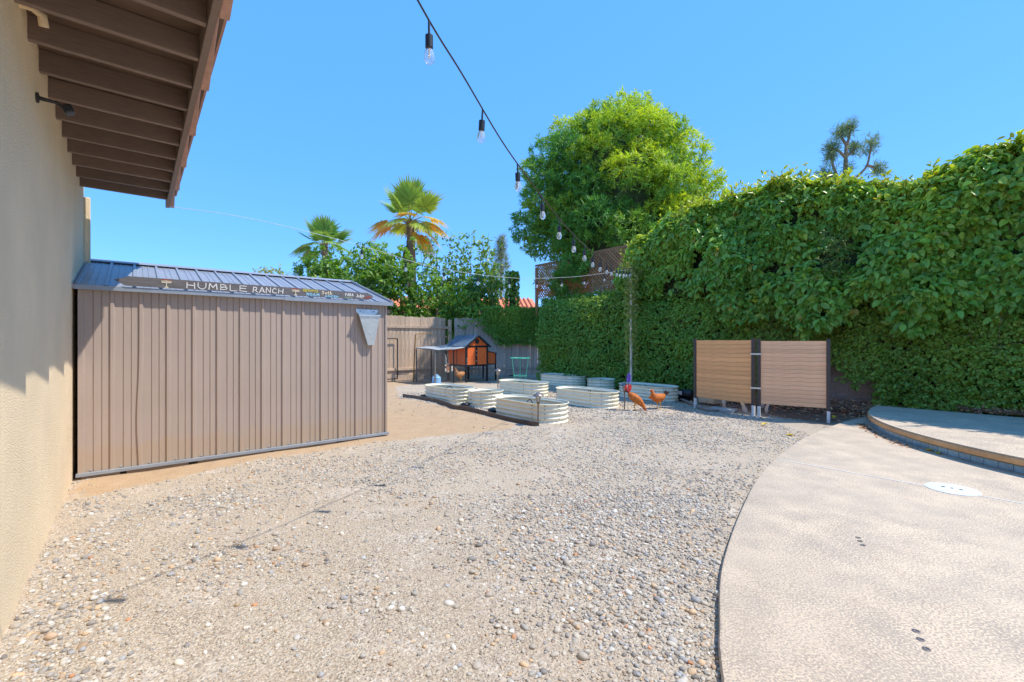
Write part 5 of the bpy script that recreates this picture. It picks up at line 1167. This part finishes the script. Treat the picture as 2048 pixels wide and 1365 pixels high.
peck = [((-.15, 0, .36), .02, .022), ((-.125, 0, .335), .048, .05), ((-.08, 0, .295), .075, .08), ((-.015, 0, .25), .088, .09), ((.05, 0, .20), .078, .082), ((.10, 0, .15), .055, .060), ((.135, 0, .105), .040, .042), ((.158, 0, .07), .030, .030), ((.172, 0, .048), .025, .025), ((.184, 0, .030), .018, .019), ((.190, 0, .018), .009, .010)]
hen('red-brown hen pecking the gravel beside the solar lamp', gp(1272, 822), -0.25, 'hen', peck, ((.188, 0, .030), (.45, 0, -.9)), None, (-.75, 0, .65), (-.01, .20))
hen('golden-brown hen standing upright in front of the rightmost bed', gp(1317, 818), R(200), 'hen', stand, ((.192, 0, .397), (1, 0, -.08)), None, (-.72, 0, .75), (0.005, .16))
hen('tan hen standing inside the wire run', Vector((-1.62, 14.98, 0)) + Vector((-.12, .28, 0)), R(215), 'hen_tan', [((a[0] * 1.1, 0, a[2] * 1.25), b * 1.1, c * 1.15) for a, b, c in stand], ((.212, 0, .496), (1, 0, -.05)), None, (-.75, 0, .4), (0.0, .2), tailmat='hen_tan')

# ------------------------------------------------------------------ pebbles, dry leaves
def icos(sub):
    import bmesh
    if sub == 0:
        V = np.array([[1, 0, 0], [-1, 0, 0], [0, 1, 0], [0, -1, 0], [0, 0, 1], [0, 0, -1.]]); return V, np.array([[0, 2, 4], [2, 1, 4], [1, 3, 4], [3, 0, 4], [2, 0, 5], [1, 2, 5], [3, 1, 5], [0, 3, 5]])
    b = bmesh.new(); bmesh.ops.create_icosphere(b, subdivisions=sub, radius=1); V = np.array([v.co[:] for v in b.verts]); F = np.array([[v.index for v in f.verts] for f in b.faces]); b.free(); return V, F
def pebbles(name, X, Y, Dm, sub, pal, parent=None, sink=0.25):
    n = len(X); V0, F0 = icos(sub); k = len(V0)
    sx = Dm / 2 * rng.uniform(.85, 1.35, n); sy = Dm / 2 * rng.uniform(.7, 1.05, n); sz = Dm / 2 * rng.uniform(.42, .8, n); an = rng.random(n) * 6.283
    dfm = 1 + 0.18 * (rng.random((n, k)) - .5) * (1.6 if sub == 1 else 1.0)
    v = V0[None] * dfm[:, :, None]; v = v * np.stack([sx, sy, sz], 1)[:, None, :]
    tl = rng.normal(0, .22, n); c, s_ = np.cos(tl)[:, None], np.sin(tl)[:, None]; x, z = v[:, :, 0] * c - v[:, :, 2] * s_, v[:, :, 0] * s_ + v[:, :, 2] * c; y = v[:, :, 1]
    c, s_ = np.cos(an)[:, None], np.sin(an)[:, None]; xx, yy = x * c - y * s_, x * s_ + y * c
    g0 = gh(X, Y); W3 = np.stack([xx + X[:, None], yy + Y[:, None], z + (g0 + sz * (1 - 2 * sink * rng.uniform(.6, 1.5, n)))[:, None]], 2).reshape(-1, 3)
    F = (F0[None] + (np.arange(n) * k)[:, None, None]).reshape(-1, 3)
    pc = 0.92 * pal[rng.choice(len(pal), n, p=PALW)] * (1 + rng.normal(0, .10, (n, 1)))
    o = np_mesh(name, W3, F, M['stone'], parent, col=np.repeat(pc.clip(.02, .9), k, 0), smooth=True); o['kind'] = 'stuff'; return o
PAL = np.array([S(194, 183, 166), S(182, 170, 154), S(166, 158, 148), S(210, 203, 190), S(150, 144, 138), S(168, 166, 164), S(204, 174, 138), S(184, 156, 128), S(130, 122, 114), S(200, 144, 104)])
PALW = np.array([.20, .20, .15, .13, .09, .07, .07, .05, .03, .01])
deck2 = deck_poly
def place(n, x0, x1, y0, y1, dens):
    X = rng.uniform(x0, x1, n); Y = rng.uniform(y0, y1, n)
    a = X / Y; ok = (a > -1.32) & (a < 1.25) & ~poly_mask(X, Y, deck2)
    uu = X * UX + Y * UY; vv = -X * UY + Y * UX
    ok &= ~((uu < WU + .01)) & ~((uu > SU - .05) & (uu < SU + SWID + .03) & (vv > SV - .03) & (vv < SV + SDEP))
    X, Y = X[ok], Y[ok]; P3 = np.stack([X, Y, 0 * X], 1)
    G_ = np.zeros(len(X))
    for cx_, cy_, rx_, ry_, wt_ in ((.72, 3.2, .85, 1.0, 1), (1.35, 4.3, 1.3, 1.2, 1), (.78, 2.2, .42, .6, .9), (-1.6, 4.95, 1.2, .6, 1), (-.4, 5.9, 1.2, .5, .8), (-1.75, 2.95, .5, .4, .8), (-2.6, 4.2, .6, .5, .6), (1.5, 6.6, 2.2, 1.0, .6), (2.8, 8.2, 2.0, 1.2, .7), (-.9, 2.6, .3, .3, .5), (0, 10, 4, 2.2, .55)):
        G_ = np.maximum(G_, wt_ * np.exp(-((X - cx_) / rx_) ** 2 - ((Y - cy_) / ry_) ** 2))
    d = np.clip(G_ * 1.5 + (vn(P3, 1.1, 3) * .5 + vn(P3, 3.1, 8) * .3 + vn(P3, 8, 2) * .2 - .52) * 1.5, .07, 1)
    d0 = np.clip((vn(P3, .55, 3) * .55 + vn(P3, 1.6, 8) * .3 + vn(P3, 4.5, 2) * .15 - .42) * 4.2 + np.clip(X * .12 + .05, -.25, .25), .10, 1)
    d = np.maximum(d, np.clip(1 - np.abs(X * UX + Y * UY - WU - 0.2) / .35, 0, 1) * .8)
    d0 = np.maximum(d, .95 * np.clip(1.35 - np.hypot((X - .85) / 1.0, (Y - 3.4) / 1.5), 0, 1) * (.55 + .45 * vn(P3, 1.2, 40)))
    dm = soft(X, Y, dirt_poly, .12); mu = soft(X, Y, mulch_poly, .1); d = d * (1 - .97 * dm) * (1 - .8 * mu)
    kp = rng.random(len(X)) < d * dens; return X[kp], Y[kp]
gv = thing('gravel', 'loose beige and grey pebble gravel covering the yard', 'gravel'); del_keys = None
gv['kind'] = 'stuff'
X, Y = place(34000, -3.2, 1.7, 1.2, 4.2, 1.0); Dm = np.clip(rng.lognormal(math.log(.0165), .38, len(X)), .008, .050); bigp = (Dm > .024) | ((Dm > .017) & (Y < 2.3)); pebbles('pebble_layer', X[bigp], Y[bigp], Dm[bigp], 2, PAL, gv, .36); pebbles('pebble_layer', X[~bigp], Y[~bigp], Dm[~bigp], 1, PAL, gv, .36)
X, Y = place(62000, -4.5, 4.5, 3.6, 8.2, 1.0); Dm = np.clip(rng.lognormal(math.log(.0175), .33, len(X)), .009, .045); pebbles('pebble_layer', X, Y, Dm, 1, PAL, gv, .36)
X, Y = place(34000, -3.5, 5.5, 8.0, 12.5, .9); Dm = np.clip(rng.lognormal(math.log(.023), .28, len(X)), .015, .05); pebbles('pebble_layer', X, Y, Dm, 1, PAL, gv, .2)
X, Y = place(38000, -3.4, 1.6, 1.2, 4.0, 1e9); Dm = rng.uniform(.004, .011, len(X)); pebbles('grit_layer', X, Y, Dm, 0, PAL, gv, .3)
# dry leaf litter under the screens and along the deck
n = 5200; s = rng.uniform(7.6, 14.5, n); of = np.abs(rng.normal(0, .55, n)) + .1; of = np.where(s > 12.4, np.minimum(of * .4 + .12, .5), np.minimum(of, 1.75)); hz = np.clip(.26 - of * .16, .01, .3) * rng.random(n) ** .6 * np.interp(s, [7.5, 9.5, 11], [.2, .6, 1]); hz = np.where(s > 12.4, RZ + .01 + .06 * rng.random(n), hz + .008)
B = hpt(s, of, hz); ok = ~((s < 12.9) & (s > 12.2) & (of > .3)); B = B[ok]; n = len(B)
V, F = leaf_geo(B, rng.normal(0, 1, (n, 3)) * np.array([1, 1, .35]), nrm(rng.normal(0, .5, (n, 3)) + np.array([0, 0, 1])), rng.uniform(.06, .11, n), rng.uniform(.02, .04, n), fold=.3)
cc = np.array([S(190, 140, 108), S(164, 116, 88), S(206, 164, 126), S(136, 100, 78), S(218, 184, 140)])[rng.integers(0, 5, n)]
lt = np_mesh('leaf_litter', V, F, M['litter'], col=np.repeat(cc, 4, 0)); tag(lt, 'drift of brown dry leaves below the hedge', 'leaves', kind='stuff')
n = 240; t_ = rng.random(n); P_ = np.array([(RC.x + (RR + .05 + .05 * abs(random.gauss(0, 1))) * math.cos(R(a)), RC.y + (RR + .05 + .05 * abs(random.gauss(0, 1))) * math.sin(R(a)), DZ + .006) for a in 146 + 26 * t_ ** 1.5])
V, F = leaf_geo(P_, rng.normal(0, 1, (n, 3)) * np.array([1, 1, .15]), np.tile([[0, 0, 1.]], (n, 1)) + rng.normal(0, .2, (n, 3)), rng.uniform(.03, .07, n), rng.uniform(.012, .03, n), fold=.3)
lt = np_mesh('leaf_scatter', V, F, M['litter'], col=np.repeat(cc[:n], 4, 0)); tag(lt, 'small dry leaves gathered at the foot of the raised deck', 'leaves', kind='stuff')
def yleaf(label, p, rz, L=.1):
    V, F = leaf_geo(np.array([[0, 0, .008]]), np.array([[1, 0, .12]]), np.array([[0, .1, 1.]]), np.array([L]), np.array([L * .5]), six=True, fold=.3)
    o = np_mesh('fallen_leaf', V, F, M['litter'], col=np.tile([S(226, 196, 50)], (6, 1))); o.location = p; o.rotation_euler = (0, 0, rz); tag(o, label, 'leaf', 'fallen yellow leaves')
yleaf('yellow leaf lying on the gravel below the middle posts', gp(1523, 851), .3, .13); yleaf('yellow leaf on the gravel near the deck edge', gp(1571, 872), -.4, .12)
yleaf('yellow leaf on the lower deck against the blue riser tiles', gp(1848, 902, DZ), -.6, .12); yleaf('second yellow leaf against the riser tiles, closer to the camera', gp(1876, 910, DZ), .9, .1); yleaf('large yellow leaf in the litter by the right screen post', gp(1667, 838, .04), .7, .2)
